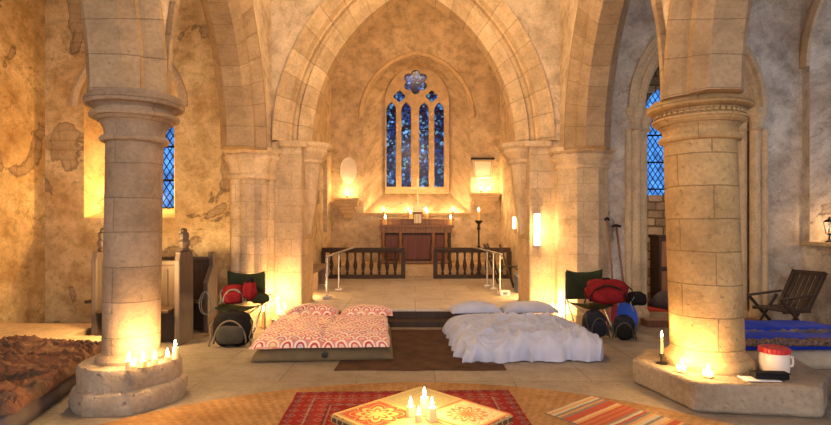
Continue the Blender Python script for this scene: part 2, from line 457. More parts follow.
# ------------------------------------------------------------------ room shell
b = MB(); b.box(-6.3, 6.6, -3, 11, -.15, 0); struct(b.build('floor', FLOOR))
b = MB()
b.box(-1.75, 1.75, 7.92, 8.9, .001, .22); b.box(-2.3, 2.3, 8.9, 14.2, .001, .22)
struct(b.build('floor_chancel', FLOOR_C, bevel=.01))
b = MB(); b.box(-1.74, 1.74, 7.62, 7.89, .001, .085)
struct(b.build('floor_step', DWOOD, bevel=.008))
b = MB(); b.box(-1.74, 1.74, 7.895, 7.918, .001, .185)
struct(b.build('trim_2', DWOOD))
b = MB(); b.box(-2.29, 2.29, 12.95, 14.19, .221, .5)
struct(b.build('floor_sanctuary', ST_PLAIN, bevel=.01))
b = MB(); b.box(-6.3, 6.6, -3, 8, 6.3, 6.45); struct(b.build('ceiling', CEIL))
b = MB(); b.box(-2.9, 2.9, 8, 15, 7.8, 7.95); struct(b.build('ceiling_chancel', CEIL))

ZT = 6.3
b = MB()
AW = dict(c=-4.4, a=.70, R=.80, zs=3.32, zb=1.61, ab=.46, cb=-4.5, zbb=1.80, zsb=3.3)
wallpanel(b, 'x', 8.0, 8.7, -5.7, -2.4, 0, ZT, [AW])
struct(b.build('wall_aisle_east', PL_N))
b = MB()
wallpanel(b, 'x', 8.0, 8.9, -2.4, 2.4, 2.8, 7.8, [dict(c=-.03, a=2.08, R=3.20, zs=2.8, zb=2.8)])
struct(b.build('wall_nave_east', PL_C))
b = MB()
b.box(-2.4, -1.75, 8.0, 8.9, 0, 2.8); b.box(1.75, 2.4, 8.0, 8.9, 0, 2.8)
struct(b.build('wall_jamb', ST, bevel=.03))
RO = dict(c=4.32, a=.93, R=1.52, zs=3.3, zb=0)
b = MB(); wallpanel(b, 'x', 8.0, 8.8, 2.4, 5.95, 0, ZT, [RO]); struct(b.build('wall_chapel_arch', PL_S))
# arcade walls above the arches
BAYS = [6.08, 3.03]
for sx, nm in ((-1, 'wall_arcade_north'), (1, 'wall_arcade_south')):
    b = MB()
    wallpanel(b, 'y', sx * 2.5 - .28, sx * 2.5 + .28, -.2, 8.0, 2.62, ZT, [dict(c=c, a=1.17 + .3, R=2.5 + .3, zs=2.63, zb=2.62) for c in BAYS])
    struct(b.build(nm, PL_C))
SW = [dict(c=6.8, a=1.05, R=1.5, zs=3.9, zb=1.18, ab=.8, zbb=1.45), dict(c=3.2, a=1.05, R=1.5, zs=3.9, zb=1.18, ab=.8, zbb=1.45)]
b = MB(); wallpanel(b, 'y', 5.95, 6.55, -3, 8.0, 0, ZT, SW); struct(b.build('wall_south', PL_S))
b = MB(); wallpanel(b, 'y', -5.7, -6.3, -3, 8.7, 0, ZT); struct(b.build('wall_north', PL_N))
# chancel
CW = dict(c=13.25, a=.3, R=.45, zs=3.0, zb=1.3, ab=.2, zbb=1.5)
CS = dict(c=10.6, a=.75, R=1.1, zs=4.2, zb=1.9, ab=.6, zbb=2.1)
b = MB(); wallpanel(b, 'y', -2.3, -2.9, 8.9, 14.2, 0, 7.8, [CS, CW]); struct(b.build('wall_chancel_north', PL_C))
b = MB(); wallpanel(b, 'y', 2.3, 2.9, 8.9, 14.2, 0, 7.8, [CS]); struct(b.build('wall_chancel_south', PL_C))
EW = dict(c=.04, a=1.46, R=1.71, zs=4.42, zb=1.84, ab=.86, zbb=2.5, zsb=4.95)
b = MB(); wallpanel(b, 'x', 14.2, 14.95, -2.9, 2.9, 0, 7.8, [EW]); struct(b.build('wall_chancel_east', PL_C))
# chapel beyond the aisle arch
b = MB(); wallpanel(b, 'x', 10.6, 11.0, 3.0, 6.6, 0, 5.2, [dict(c=5.2, a=.55, R=.7, zs=3.7, zb=2.11)]); struct(b.build('wall_chapel_east', RUB))
b = MB(); b.box(3.0, 3.3, 8.8, 10.6, 0, 5.2); struct(b.build('wall_chapel_north', PL_S))
b = MB(); b.box(6.3, 6.6, 8.8, 10.6, 0, 5.2); struct(b.build('wall_chapel_south', PL_S))
b = MB(); b.box(3.0, 6.6, 8.8, 11, 5.2, 5.35); struct(b.build('ceiling_chapel', CEIL))
b = MB(); b.box(3.6, 5.04, 8.05, 8.35, 0, .09); struct(b.build('trim_1', ST_DARK, bevel=.015))

# ------------------------------------------------------------------ windows
def shape_obj(name, outlines, depth, y, mat, parent, axis='x', at=0, bev=0):
    cu = bpy.data.curves.new(name, 'CURVE'); cu.dimensions = '2D'; cu.fill_mode = 'BOTH'; cu.extrude = depth / 2; cu.bevel_depth = bev; cu.resolution_u = 1
    for pts in outlines:
        sp = cu.splines.new('POLY'); sp.points.add(len(pts) - 1); sp.use_cyclic_u = True
        for p, (u, z) in zip(sp.points, pts): p.co = (u, z, 0, 1)
    t = bpy.data.objects.new(name, cu); COL.objects.link(t)
    bpy.context.view_layer.update()
    me0 = bpy.data.meshes.new_from_object(t.evaluated_get(bpy.context.evaluated_depsgraph_get()))
    bpy.data.objects.remove(t); bpy.data.curves.remove(cu)
    b = MB(); b.bm.free(); b.bm = bmesh.new(); b.bm.from_mesh(me0); b.uv = b.bm.loops.layers.uv.verify(); b.fl = b.bm.faces.layers.int.new('mapped')
    for v in b.bm.verts:
        u, z, d = v.co
        v.co = (u, y + d, z) if axis == 'x' else (y + d, u, z)
    return b.build(name, mat, parent)

def lancet(c, a, z0, ztip, n=6):
    R = 2 * a * .95; rise = math.sqrt(R * R - (R - a) ** 2)
    return [(c - a, z0)] + arc(c, a, R, ztip - rise, n) + [(c + a, z0)]
def foil(c, z, r, k, n=48, ph=0):
    return [(c + math.cos(t) * r * (.74 + .26 * abs(math.cos(k * t / 2 + ph))), z + math.sin(t) * r * (.74 + .26 * abs(math.cos(k * t / 2 + ph)))) for t in [2 * PI * i / n for i in range(n)]]

w1 = thing('window_1', 'stained glass east window of four lights above the altar', 'window', (0, 0, 0)); w1['kind'] = 'structure'
lights = [lancet(-.69, .15, 2.57, 5.0), lancet(-.265, .15, 2.57, 5.0), lancet(.24, .15, 2.57, 5.0), lancet(.67, .15, 2.57, 5.0),
          foil(.0, 5.56, .37, 6, ph=PI / 2), foil(-.46, 5.15, .18, 4), foil(.46, 5.15, .18, 4)]
outer = [(.04 - .9, 2.4)] + arc(.04, .9, 1.13, 4.95, 12) + [(.94, 2.4)]
shape_obj('tracery', [outer] + lights, .12, 14.8, ST_PLAIN, w1, bev=.015)
shape_obj('stained_glass', lights, .01, 14.84, STAINED, w1)
b = MB(); ring(b, [(.02, -.001), (.02, -.07), (.10, -.10), (.14, -.04), (.14, -.001)], .04, 1.46, 1.71, 4.42, 'x', 14.2, 16)
b.build('hood_mould', ST_PLAIN, w1)

w2 = thing('window_2', 'lattice window in a deep bright recess behind the grey pillar', 'window'); w2['kind'] = 'structure'
shape_obj('leaded_glass', [[(-5.1, 1.7)] + arc(-4.5, .6, .7, 3.3, 8) + [(-3.9, 1.7)]], .01, 8.6, SKYBLUE, w2)
b = MB(); ring(b, [(.08, -.001), (.08, -.04), (.14, -.06), (.2, -.03), (.2, -.001)], -4.4, .70, .80, 3.32, 'x', 8.0, 14); b.build('hood_mould', ST_PLAIN, w2)
w3 = thing('window_3', 'blue lattice window in the rubble wall of the side chapel', 'window'); w3['kind'] = 'structure'
shape_obj('leaded_glass', [[(4.6, 2.08)] + arc(5.2, .6, .75, 3.7, 8) + [(5.8, 2.08)]], .01, 10.75, SKYBLUE, w3)
b = MB(); b.box(5.17, 5.23, 10.7, 10.8, 2.11, 4.3); b.build('mullion', ST_PLAIN, w3)
for i, (x, lab) in enumerate(((-2.8, 'lattice window high in the chancel north wall'), (2.8, 'lattice window high in the chancel south wall'))):
    w = thing('window_%d' % (7 + i), lab, 'window'); w['kind'] = 'structure'
    shape_obj('leaded_glass', [[(9.98, 2.1)] + arc(10.6, .62, .97, 4.2, 8) + [(11.22, 2.1)]], .01, x, PALEG, w, axis='y')
for i, o in enumerate(SW):
    w = thing('window_%d' % (4 + i), ['lattice window of the deep recess in the south wall', 'south wall lattice window nearer the west end'][i], 'window'); w['kind'] = 'structure'
    shape_obj('leaded_glass', [[(o['c'] - .8, 1.45)] + arc(o['c'], .82, 1.27, 3.9, 8) + [(o['c'] + .8, 1.45)]], .01, 6.5, SKYBLUE, w, axis='y')
    b = MB(); ring(b, [(.0, .001), (.0, -.05), (.12, -.06), (.2, -.03), (.2, .001)], o['c'], 1.05, 1.5, 3.9, 'y', 5.95, 14); b.build('hood_mould', ST_PLAIN, w)
b = MB(); b.box(5.84, 6.2, 5.72, 7.88, 1.19, 1.25); b.build('window_sill', ST_PLAIN, bpy.data.objects['window_4'], bevel=.01)
w6 = thing('window_6', 'small splayed lancet in the north wall of the chancel', 'window'); w6['kind'] = 'structure'
shape_obj('leaded_glass', [[(13.05, 1.5)] + arc(13.25, .2, .35, 3.0, 8) + [(13.45, 1.5)]], .01, -2.8, SKYBLUE, w6, axis='y')

# ------------------------------------------------------------------ arches
t = None
b = MB(); b.box(3.38, 3.60, 8.22, 8.79, 0, 3.3); b.box(5.04, 5.26, 8.22, 8.79, 0, 3.3); struct(b.build('wall_chapel_jamb', ST_PLAIN, bevel=.02))
t = thing('chancel_arch', 'wide pointed stone arch between the nave and the chancel', 'arch')
b = MB()
ring(b, [(.48, 0), (.55, -.002), (.54, -.06), (.48, -.05), (.45, -.004), (.34, -.004), (.31, .10), (.28, .10), (.27, .19), (.22, .23), (.19, .15), (.12, .17), (0, .30), (0, .63), (.1, .73), (.27, .73), (.27, .82), (.34, .904), (.48, .904), (.48, .6)],
     -.03, 1.62, 2.74, 2.8, 'x', 8.0, 24)
b.build('arch_ring', ST_CH, t)
capo = [(.0, 2.80), (.40, 2.80), (.41, 2.74), (.36, 2.70), (.36, 2.66), (.29, 2.58), (.25, 2.54), (.26, 2.50), (.23, 2.47)]
for sx in (-1, 1):
    b = MB(); b.lathe(capo[::-1], 8, sx * 1.74 - .0, 8.42, rot=PI / 8, sy=1.0); b.build('capital', ST_PLAIN, t, bevel=.008)
    b = MB(); b.lathe([(.05, 1.35), (.13, 1.8), (.22, 2.48)], 8, sx * 1.74, 8.42, rot=PI / 8); b.build('corbel', ST_PLAIN, t)
    b = MB(); b.box(sx * 1.79 - .42, sx * 1.79 + .26 + (.0 if sx < 0 else .16), 7.93, 8.2, 2.66, 2.795) if False else b.box(min(sx * 1.66, sx * 2.1), max(sx * 1.66, sx * 2.1), 7.94, 8.95, 2.70, 2.795); b.build('impost', ST_PLAIN, t, bevel=.03)

t = thing('chapel_arch', 'pointed aisle arch with shafted jambs opening on the side chapel', 'arch')
b = MB()
ring(b, [(.34, .01), (.36, -.06), (.28, -.07), (.26, -.012), (.21, -.012), (.17, .06), (.12, .03), (.07, .06), (.05, .16), (0, .2), (0, .5), (.1, .6), (.34, .6)], 4.32, .70, 1.29, 3.3, 'x', 8.0, 18)
b.build('arch_ring', ST_PLAIN, t)
for sx in (-1, 1):
    b = MB()
    for dx, dy, r in ((.06, .14, .08), (.2, .03, .075), (.0, .3, .08), (.33, -.0, .05)):
        b.lathe([(r * 1.5, 0), (r * 1.5, .12), (r, .18), (r, 2.97)], 12, 4.32 + sx * (.72 + dx), 8 + dy)
    b.build('jamb_shaft', ST_PLAIN, t, smooth='auto')
    b = MB()
    for dx, dy, r in ((.04, .14, .15), (.22, .03, .14)):
        b.lathe([(r * .55, 2.95), (r * .8, 2.97), (r * .65, 3.0), (r * .7, 3.08), (r, 3.18), (r * 1.1, 3.22), (r * 1.1, 3.3), (0, 3.3)], 8, 4.32 + sx * (.72 + dx), 8 + dy, rot=PI / 8)
    b.build('capital', ST_PLAIN, t)

AP = [(0, -.13), (.10, -.22), (.18, -.22), (.20, -.25), (.30, -.33), (.36, -.33), (.36, .33), (.30, .33), (.20, .25), (.18, .22), (.10, .22), (0, .13)]
ALAB = {(-1, 0): 'arcade arch springing from the grey pillar back to the clustered respond', (-1, 1): 'arcade arch springing forward from the grey candlelit pillar',
        (1, 0): 'arcade arch springing from the golden pillar back to the octagonal respond', (1, 1): 'arcade arch springing forward from the golden pillar'}
for sx in (-1, 1):
    for i, c in enumerate(BAYS):
        t = thing('arcade_arch', ALAB[(sx, i)], 'arch', (sx * 2.5, 0, 0), group='pointed arches of the nave arcades')
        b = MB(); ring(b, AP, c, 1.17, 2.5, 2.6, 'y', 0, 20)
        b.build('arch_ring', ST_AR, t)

# responds at the east end of each arcade
def petals(b, prof, cx, cy, k, amp, n=48):
    rows = []; L = [0]
    for i in range(1, len(prof)): L.append(L[-1] + math.dist(prof[i], prof[i - 1]))
    for r, z in prof: rows.append([(cx + math.cos(a) * r * (1 - amp + amp * abs(math.cos(k * a / 2))), cy + math.sin(a) * r * (1 - amp + amp * abs(math.cos(k * a / 2))), z) for a in [2 * PI * j / n for j in range(n)]])
    b.grid(rows, lambda i, j: (2 * PI * .35 * j / n, L[min(i, len(L) - 1)]), cu=True)
for sx in (-1, 1):
    x = sx * 2.5 + (0.0 if sx < 0 else .02)
    t = thing('respond_pier', 'clustered half pier with ringed capital behind the dark rucksack' if sx < 0 else 'octagonal half pier with moulded capital behind the canoe paddles', 'pier', (x, 7.98, 0))
    if sx < 0:
        b = MB(); petals(b, [(.345, .3), (.345, 2.2)], 0, 0, 8, .17); b.build('shaft', ST, t, smooth='auto')
        b = MB(); petals(b, [(.41, 0), (.41, .22), (.39, .27), (.38, .3), (.345, .33)], 0, 0, 8, .08); b.build('base', ST_PLAIN, t, smooth='auto')
        b = MB(); petals(b, [(.345, 2.18), (.38, 2.2), (.38, 2.24), (.35, 2.27), (.36, 2.36), (.39, 2.45), (.42, 2.49), (.42, 2.54), (.40, 2.56), (.44, 2.60), (.44, 2.65), (0, 2.65)], 0, 0, 8, .12); b.build('capital', ST_PLAIN, t, smooth='auto')
    else:
        b = MB(); b.lathe([(.41, .3), (.41, 2.35)], 8, rot=PI / 8, umax=.4); b.build('shaft', ST, t)
        b = MB(); b.lathe([(.52, 0), (.52, .2), (.46, .26), (.44, .3), (.41, .32)], 8, rot=PI / 8); b.build('base', ST_PLAIN, t)
        b = MB(); b.lathe([(.41, 2.33), (.44, 2.35), (.44, 2.38), (.41, 2.40), (.44, 2.46), (.49, 2.50), (.49, 2.54), (.46, 2.56), (.52, 2.60), (.52, 2.655), (0, 2.655)], 8, rot=PI / 8); b.build('capital', ST_PLAIN, t)

# ------------------------------------------------------------------ pillars
t = thing('stone_pillar', 'grey round stone pillar on a rounded plinth with candles', 'pillar', (-2.46, 4.49, 0), group='round pillars of the nave arcade')
b = MB(); b.lathe([(0.435, 0), (0.4481, .05), (0.4437, .12), (0.4263, .155), (0.3959, .175), (0.4002, .30), (0.3828, .345), (0.3654, .352), (0, .352)], 16, rot=.1, jit=.07, umax=.5); b.build('plinth', ST_DARK, t, smooth='auto')
b = MB(); b.lathe([(0.2697, .35), (0.2741, .38), (0.261, .40), (0.2349, .41), (0.2245, .42), (0.2227, 2.22)], 48, shear=(.018, 0), umax=.22); b.build('shaft', ST_COL, t, smooth='auto')
b = MB(); b.lathe([(0.225, 2.2), (0.262, 2.205), (0.272, 2.225), (0.262, 2.245), (0.235, 2.25), (0.238, 2.31), (0.265, 2.36), (0.31, 2.39), (0.312, 2.4), (0.342, 2.402), (0.35, 2.42), (0.342, 2.438), (0.31, 2.442), (0.305, 2.47), (0.33, 2.495), (0.345, 2.5), (0.378, 2.502), (0.388, 2.525), (0.388, 2.555), (0.36, 2.565), (0.36, 2.6), (0, 2.6)], 56, shear=(.018, 0)); b.build('capital', ST_COL, t, smooth='auto')

t = thing('stone_pillar', 'golden round stone pillar with nailhead capital on a big low slab', 'pillar', (2.66, 4.73, 0), group='round pillars of the nave arcade')
SLAB = [(2.235, 4.16), (3.15, 4.02), (3.46, 4.36), (3.66, 5.16), (2.35, 5.32), (2.07, 4.93)]
b = MB(); b.prism([(x - 2.66, y - 4.73) for x, y in SLAB], 0, .24)
bmesh.ops.subdivide_edges(b.bm, edges=b.bm.edges[:], cuts=6, use_grid_fill=True)
for v in b.bm.verts:
    k = noise.noise_vector(v.co * 3.3); v.co += Vector((k.x * .035, k.y * .035, k.z * .008 if v.co.z > .1 else 0))
b.build('plinth', ST_DARK, t, smooth='auto', bevel=.03)
LX = -.035
b = MB(); b.lathe([(0.368, .235), (0.3772, .27), (0.368, .31), (0.3542, .33), (0.3266, .345), (0.3174, .36), (0.3018, .38), (0.2972, 2.28)], 56, shear=(LX, 0), umax=.33); b.build('shaft', ST_COL2, t, smooth='auto')
b = MB(); b.lathe([(0.297, 2.24), (0.33, 2.25), (0.34, 2.27), (0.33, 2.295), (0.303, 2.3), (0.306, 2.35), (0.335, 2.39), (0.372, 2.415), (0.375, 2.43), (0.39, 2.432), (0.392, 2.45), (0.372, 2.456), (0.352, 2.462), (0.352, 2.512), (0.372, 2.52), (0.4, 2.522), (0.425, 2.535), (0.43, 2.56), (0.42, 2.58), (0.395, 2.585), (0.395, 2.61), (0, 2.61)], 64, shear=(LX, 0)); b.build('capital', ST_COL2, t, smooth='auto')
b = MB()
for k in range(44):
    a = 2 * PI * k / 44; z = 2.487; r = .356
    M = Matrix.Translation((LX * z + r * math.cos(a), r * math.sin(a), z)) @ Euler((0, 0, a)).to_matrix().to_4x4()
    b.box(-.012, .022, -.016, .016, -.018, .018, M, taper=.7)
b.build('nailhead_band', ST_COL2, t)

# ledge by the north wall
b = MB(); b.prism([(-3.5, 5.85), (-3.6, 6.12), (-4.1, 6.14), (-4.15, 6.9), (-5.68, 6.9), (-5.68, 5.45)], 0, .20)
tag(b.build('stone_ledge', ST_PLAIN, bevel=.02), 'low pale stone ledge running beneath the ochre wall', 'ledge')
# ------------------------------------------------------------------ candles
WAX = NT('wax'); WAX = WAX.pbr((.90, .80, .58), .4, Subsurface_Weight=0.0, Emission_Color=(1, .55, .18, 1), Emission_Strength=0)
def m_wax():
    n = NT('candle_wax'); d = n.n('ShaderNodeBsdfDiffuse'); n.put(d.inputs[0], (.92, .80, .55)); t = n.n('ShaderNodeBsdfTranslucent'); n.put(t.inputs[0], (.95, .72, .38))
    m = n.n('ShaderNodeMixShader'); m.inputs[0].default_value = .5
    n.t.links.new(d.outputs[0], m.inputs[1]); n.t.links.new(t.outputs[0], m.inputs[2]); n.t.links.new(m.outputs[0], n.out.inputs[0]); return n.m
WAX = m_wax()
FLAME = m_emit('flame', (1, .72, .34), 40)
WICK = m_plain('wick', (.02, .02, .02), .9)
WARM = (1, .56, .20)
CACHE = {}
def lamp(x, y, z, W, parent=None, r=.03, col=WARM):
    l = bpy.data.lights.new('glow', 'POINT'); l.energy = W * WK; l.color = col; l.shadow_soft_size = r
    o = bpy.data.objects.new('glow', l); COL.objects.link(o); o.location = (x, y, z)
    if parent: o.parent = parent
    return o
def candle(label, x, y, z, r=.03, h=.12, W=6, name='candle', group=None, holder=None, fs=1, lz=.075):
    t = thing(name, label, 'candle', (x, y, z), 0, group)
    z0 = 0
    if holder == 'stick':
        b = MB(); b.lathe([(.05, 0), (.052, .006), (.03, .012), (.012, .02), (.011, .06), (.02, .07), (.02, .085), (.012, .09)], 20); b.build('candle_holder', IRON, t, smooth='auto'); z0 = .075
        b = MB(); b.tube([(.045, 0, .01), (.075, 0, .02), (.08, 0, .035), (.05, 0, .045), (.012, 0, .04)], .004, 6); b.build('handle', IRON, t)
    if holder == 'glass':
        b = MB(); b.lathe([(r + .006, 0), (r + .012, .01), (r + .012, h + .03), (r + .008, h + .03), (r + .006, .01), (0, .008)], 20)
        n_ = CACHE.get('glass')
        if not n_:
            n = NT('frosted_glass'); tr = n.n('ShaderNodeBsdfTranslucent'); n.put(tr.inputs[0], (.95, .85, .7)); tp = n.n('ShaderNodeBsdfTransparent'); mx = n.n('ShaderNodeMixShader'); mx.inputs[0].default_value = .5
            n.t.links.new(tr.outputs[0], mx.inputs[1]); n.t.links.new(tp.outputs[0], mx.inputs[2]); n.t.links.new(mx.outputs[0], n.out.inputs[0]); n_ = CACHE['glass'] = n.m
        b.build('glass', n_, t, smooth='auto')
    k = (round(r, 3), round(h, 3), z0)
    b = MB(); b.lathe([(r, z0), (r, z0 + h - r * .25), (r * .93, z0 + h), (r * .75, z0 + h - r * .05), (.3 * r, z0 + h - r * .18), (0, z0 + h - r * .2)], 16, jit=.05); b.build('wax', WAX, t, smooth='auto')
    b = MB(); b.tube([(0, 0, z0 + h - r * .2), (0, 0, z0 + h + .012)], .0015, 5); b.build('wick', WICK, t)
    f = z0 + h + .004
    b = MB(); b.lathe([(.0015 * fs, f), (.007 * fs, f + .008 * fs), (.0085 * fs, f + .016 * fs), (.006 * fs, f + .028 * fs), (.002 * fs, f + .042 * fs), (0, f + .048 * fs)], 10); b.build('flame', FLAME, t, smooth=True)
    if W: lamp(0, 0, f + .048 * fs + lz - .03, W, t, r=.025)
    return t

K = 1.0
ZP = .354
G = 'candles burning on the plinth of the grey pillar'
candle('stout candle at the foot of the grey pillar, closest to its shaft', -2.27, 4.12, ZP, .028, .07, 9 * K, group=G, fs=1.5)
candle('short candle beside the shaft of the grey pillar, front of the cluster', -2.20, 4.20, ZP, .03, .05, 5 * K, group=G, fs=1.5)
candle('small candle in the middle of the cluster on the grey plinth', -2.14, 4.27, ZP, .025, .05, 3 * K, group=G, fs=1.4)
candle('low candle near the rim of the grey plinth', -2.08, 4.36, ZP, .025, .045, 2 * K, group=G, fs=1.4)
candle('taller candle standing at the outer rim of the grey plinth', -2.06, 4.46, ZP, .024, .095, 3 * K, group=G, fs=1.4)
candle('lone stub on the near rim of the grey plinth', -2.22, 4.11 - .0, ZP, .02, .035, 0, group=G, fs=1.2)

G = 'candles on the floor beside the clustered pier'
b = MB(); b.box(-2.10, -1.80, 7.56, 7.78, .0, .13); tag(b.build('stone_block', ST_DARK, bevel=.02), 'low dark stone block carrying candles beside the clustered pier', 'stone block')
candle('tallest candle on the dark block beside the clustered pier', -2.055, 7.72, .13, .032, .22, 12 * K, group=G, fs=2)
candle('middle candle on the dark block beside the clustered pier', -1.94, 7.71, .13, .032, .12, 6 * K, group=G, fs=2)
candle('shortest candle on the dark block, in front of the others', -1.99, 7.62, .13, .032, .06, 3 * K, group=G, fs=2)
candle('thin candle against the base mouldings of the clustered pier', -2.19, 7.50, .0, .03, .26, 6 * K, group=G, fs=1.6)

candle('tall white taper in a black chamber candlestick on the slab corner', 2.235, 4.72, .244, .012, .16, 2.5 * K, name='taper_candle', holder='stick', fs=1.2)
candle('round frosted glass tealight nearest the golden pillar base', 2.28, 4.46, .245, .03, .03, 9 * K, name='tealight', holder='glass', fs=1.6)
candle('small tealight glowing at the front edge of the slab', 2.42, 4.30, .245, .03, .025, 7 * K, name='tealight', holder='glass', fs=1.6)

G = 'pillar candles on the painted table'
candle('tallest ivory pillar candle on the painted table', .055, 3.24, .3125, .026, .115, 6 * K, name='pillar_candle', group=G, fs=1.3)
candle('shorter ivory pillar candle beside the red table panel', -.03, 3.22, .3125, .026, .065, 2.5 * K, name='pillar_candle', group=G, fs=1.2)
candle('shorter ivory pillar candle beside the cream table panel', .10, 3.16, .3125, .03, .08, 3 * K, name='pillar_candle', group=G, fs=1.3)
candle('shortest ivory pillar candle at the front of the table cluster', .02, 3.14, .3125, .022, .045, 0, name='pillar_candle', group=G, fs=1.0)

# hidden glow in the window recess behind the grey pillar, and behind the white bed
candle('candle on the sill of the lattice window behind the grey pillar', -4.45, 8.25, 1.70, .04, .15, 40 * K, fs=1.5)
candle('candle at the foot of the chancel arch behind the white bed', 2.03, 7.68, .0, .035, .26, 14 * K, fs=2)
candle('thick candle low behind the white bed by the arch pier', 2.12, 7.62, .0, .035, .16, 8 * K, fs=2)

# ------------------------------------------------------------------ chancel
t = thing('altar', 'carved brown oak altar table with dark recessed front panels', 'altar', (.03, 13.5, .5))
b = MB(); b.box(-.95, .95, -.28, .28, .93, 1.0); b.build('altar_top', BWOOD, t, bevel=.01)
b = MB(); b.box(-.90, .90, -.25, .27, .80, .93)
for k in range(19): b.box(-.88 + k * .094, -.82 + k * .094, -.262, -.249, .825, .905)
b.build('carved_frieze', BWOOD, t, bevel=.004)
b = MB(); b.box(-.88, .88, -.16, .26, .0, .80); b.build('front_panel', DWOOD, t)
for x in (-.86, -.42, .42, .74):
    b = MB(); b.lathe([(.05, 0), (.05, .12), (.035, .15), (.055, .3), (.06, .42), (.035, .6), (.05, .64), (.05, .8)], 12, x, -.2); b.build('leg', BWOOD, t, smooth='auto')
REDP = m_wood('red_oak_panel', (.17, .05, .03), .5)
for x0, x1 in ((-.80, -.48), (-.36, .36), (.48, .70)):
    b = MB(); b.box(x0, x1, -.185, -.16, .12, .74)
    for k in range(int((x1 - x0) / .12)): b.box(x0 + .03 + k * .12, x0 + .10 + k * .12, -.20, -.18, .18, .68)
    b.build('carved_panel', REDP, t, bevel=.006)
b = MB(); b.box(-.90, .90, -.24, -.17, .02, .08); b.build('foot_rail', BWOOD, t)
t2 = thing('gradine', 'oak shelf box standing along the back of the altar top', 'shelf', (.03, 13.66, 1.5))
b = MB(); b.box(-.95, .95, -.08, .1, .0, .15); b.box(-.98, .98, -.1, .1, .12, .16); b.build('shelf_board', BWOOD, t2, bevel=.006)
t = thing('tabernacle', 'small gilt cabinet with barred door at the centre of the altar', 'cabinet', (.06, 13.42, 1.5))
b = MB(); b.box(-.14, .14, -.08, .08, 0, .03); b.box(-.11, .11, -.07, .08, .03, .30); b.box(-.14, .14, -.09, .09, .30, .33); b.build('cabinet_body', BWOOD, t, bevel=.004)
b = MB()
for k in range(5): b.box(-.085 + k * .038, -.067 + k * .038, -.085, -.068, .05, .28)
b.build('grille', GOLD, t)
t = thing('altar_cross', 'tall brass cross on a stepped base above the altar', 'cross', (.06, 13.42, 1.831))
b = MB()
for w, z0, z1 in ((.20, 0, .04), (.15, .04, .09), (.10, .09, .16), (.05, .16, .22)): b.box(-w, w, -.06, .06, z0, z1)
b.build('stepped_base', GOLD, t, bevel=.006)
b = MB(); b.box(-.02, .02, -.015, .015, .22, .82); b.box(-.17, .17, -.015, .015, .60, .64)
for p in ((0, .84), (-.18, .62), (.18, .62)): b.box(p[0] - .032, p[0] + .032, -.018, .018, p[1] - .032, p[1] + .032)
b.build('cross', GOLD, t, bevel=.004)

b = MB(); b.box(-1.46, 1.5, 14.06, 14.195, 1.78, 1.835); b.box(-1.46, 1.5, 14.12, 14.195, 1.74, 1.78)
tag(b.build('stone_shelf', ST_PLAIN, bevel=.01), 'moulded stone ledge under the east window holding candles', 'shelf')
G = 'candles along the ledge under the east window'
for x, w, lab in ((-.87, 9, 'ledge candle nearest the oval plaque'), (-.20, 7, 'ledge candle on the plaque side of the brass cross'), (.27, 7, 'ledge candle on the monument side of the brass cross'), (1.02, 9, 'ledge candle nearest the tall candle stand')):
    candle(lab + ' under the east window', x, 14.1, 1.835, .03, .05, w * K, name='ledge_candle', group=G, fs=2.2)
G = 'candles standing on the altar'
for x, y, z, h, w, lab in ((-.78, 13.38, 1.5, .16, 4, 'altar candle in a cream glass at the oval plaque end'), (.90, 13.38, 1.5, .16, 4, 'altar candle in a cream glass at the tall stand end'),
                           (-.12, 13.62, 1.66, .13, 2, 'altar candle beside the gilt cabinet, plaque side'), (.30, 13.62, 1.66, .15, 3, 'altar candle beside the gilt cabinet, monument side')):
    candle(lab, x, y, z + .001, .045, h, w * K, name='altar_candle', group=G, fs=2.2)

def bracket(label, x, w, z0, z1, flip=1):
    t = thing('stone_bracket', label, 'bracket', (x, 14.19, z0))
    H = z1 - z0
    b = MB(); b.box(-w, w, -.34, 0, H - .07, H); b.box(-w * .94, w * .94, -.31, 0, H - .13, H - .07); b.build('bracket_shelf', ST_PLAIN, t, bevel=.015)
    b = MB()
    for f, z, h in ((.86, H - .22, .09), (.7, H - .32, .1), (.5, H - .42, .1), (.36, H - .55, .13), (.22, 0, H - .55)):
        b.box(-w * f, w * f, -.3 * f, 0, z, z + h)
    b.build('corbel', ST_PLAIN, t, bevel=.02)
bracket('moulded stone bracket under the white oval plaque', -1.84, .33, 1.62, 2.22)
bracket('wide stone bracket under the white wall monument', 1.86, .42, 1.80, 2.36)
candle('bracket candle burning below the oval plaque', -1.84, 14.0, 2.221, .03, .08, 12 * K, fs=2.2)
G = 'pair of candles on the wide bracket'
candle('taller candle on the wide bracket below the white monument', 1.78, 14.0, 2.361, .03, .08, 9 * K, group=G, fs=2.2)
candle('shorter candle on the wide bracket below the white monument', 1.98, 14.0, 2.361, .03, .06, 7 * K, group=G, fs=2.2)
WHITE = m_plain('white_marble', (.82, .79, .74), .4, ns=3, nv=.06)
b = MB()
rows = [[(-1.83 + math.cos(a) * .235 * k, 14.195 - d, 2.99 + math.sin(a) * .36 * k) for a in [2 * PI * i / 40 for i in range(40)]] for k, d in ((1, 0), (1, .03), (.97, .045), (.88, .045), (.86, .035), (.001, .035))]
b.grid(rows, cu=True); tag(b.build('oval_plaque', WHITE, smooth='auto'), 'white oval memorial plaque on the east wall', 'plaque')
t = thing('wall_monument', 'white tapering wall monument with dark cornice on the east wall', 'monument', (1.83, 14.195, 2.78))
b = MB(); b.face([(-.22, -.05, 0), (.22, -.05, 0), (.28, -.05, .5), (-.28, -.05, .5)])
b.face([(-.22, 0, 0), (.22, 0, 0), (.28, 0, .5), (-.28, 0, .5)])
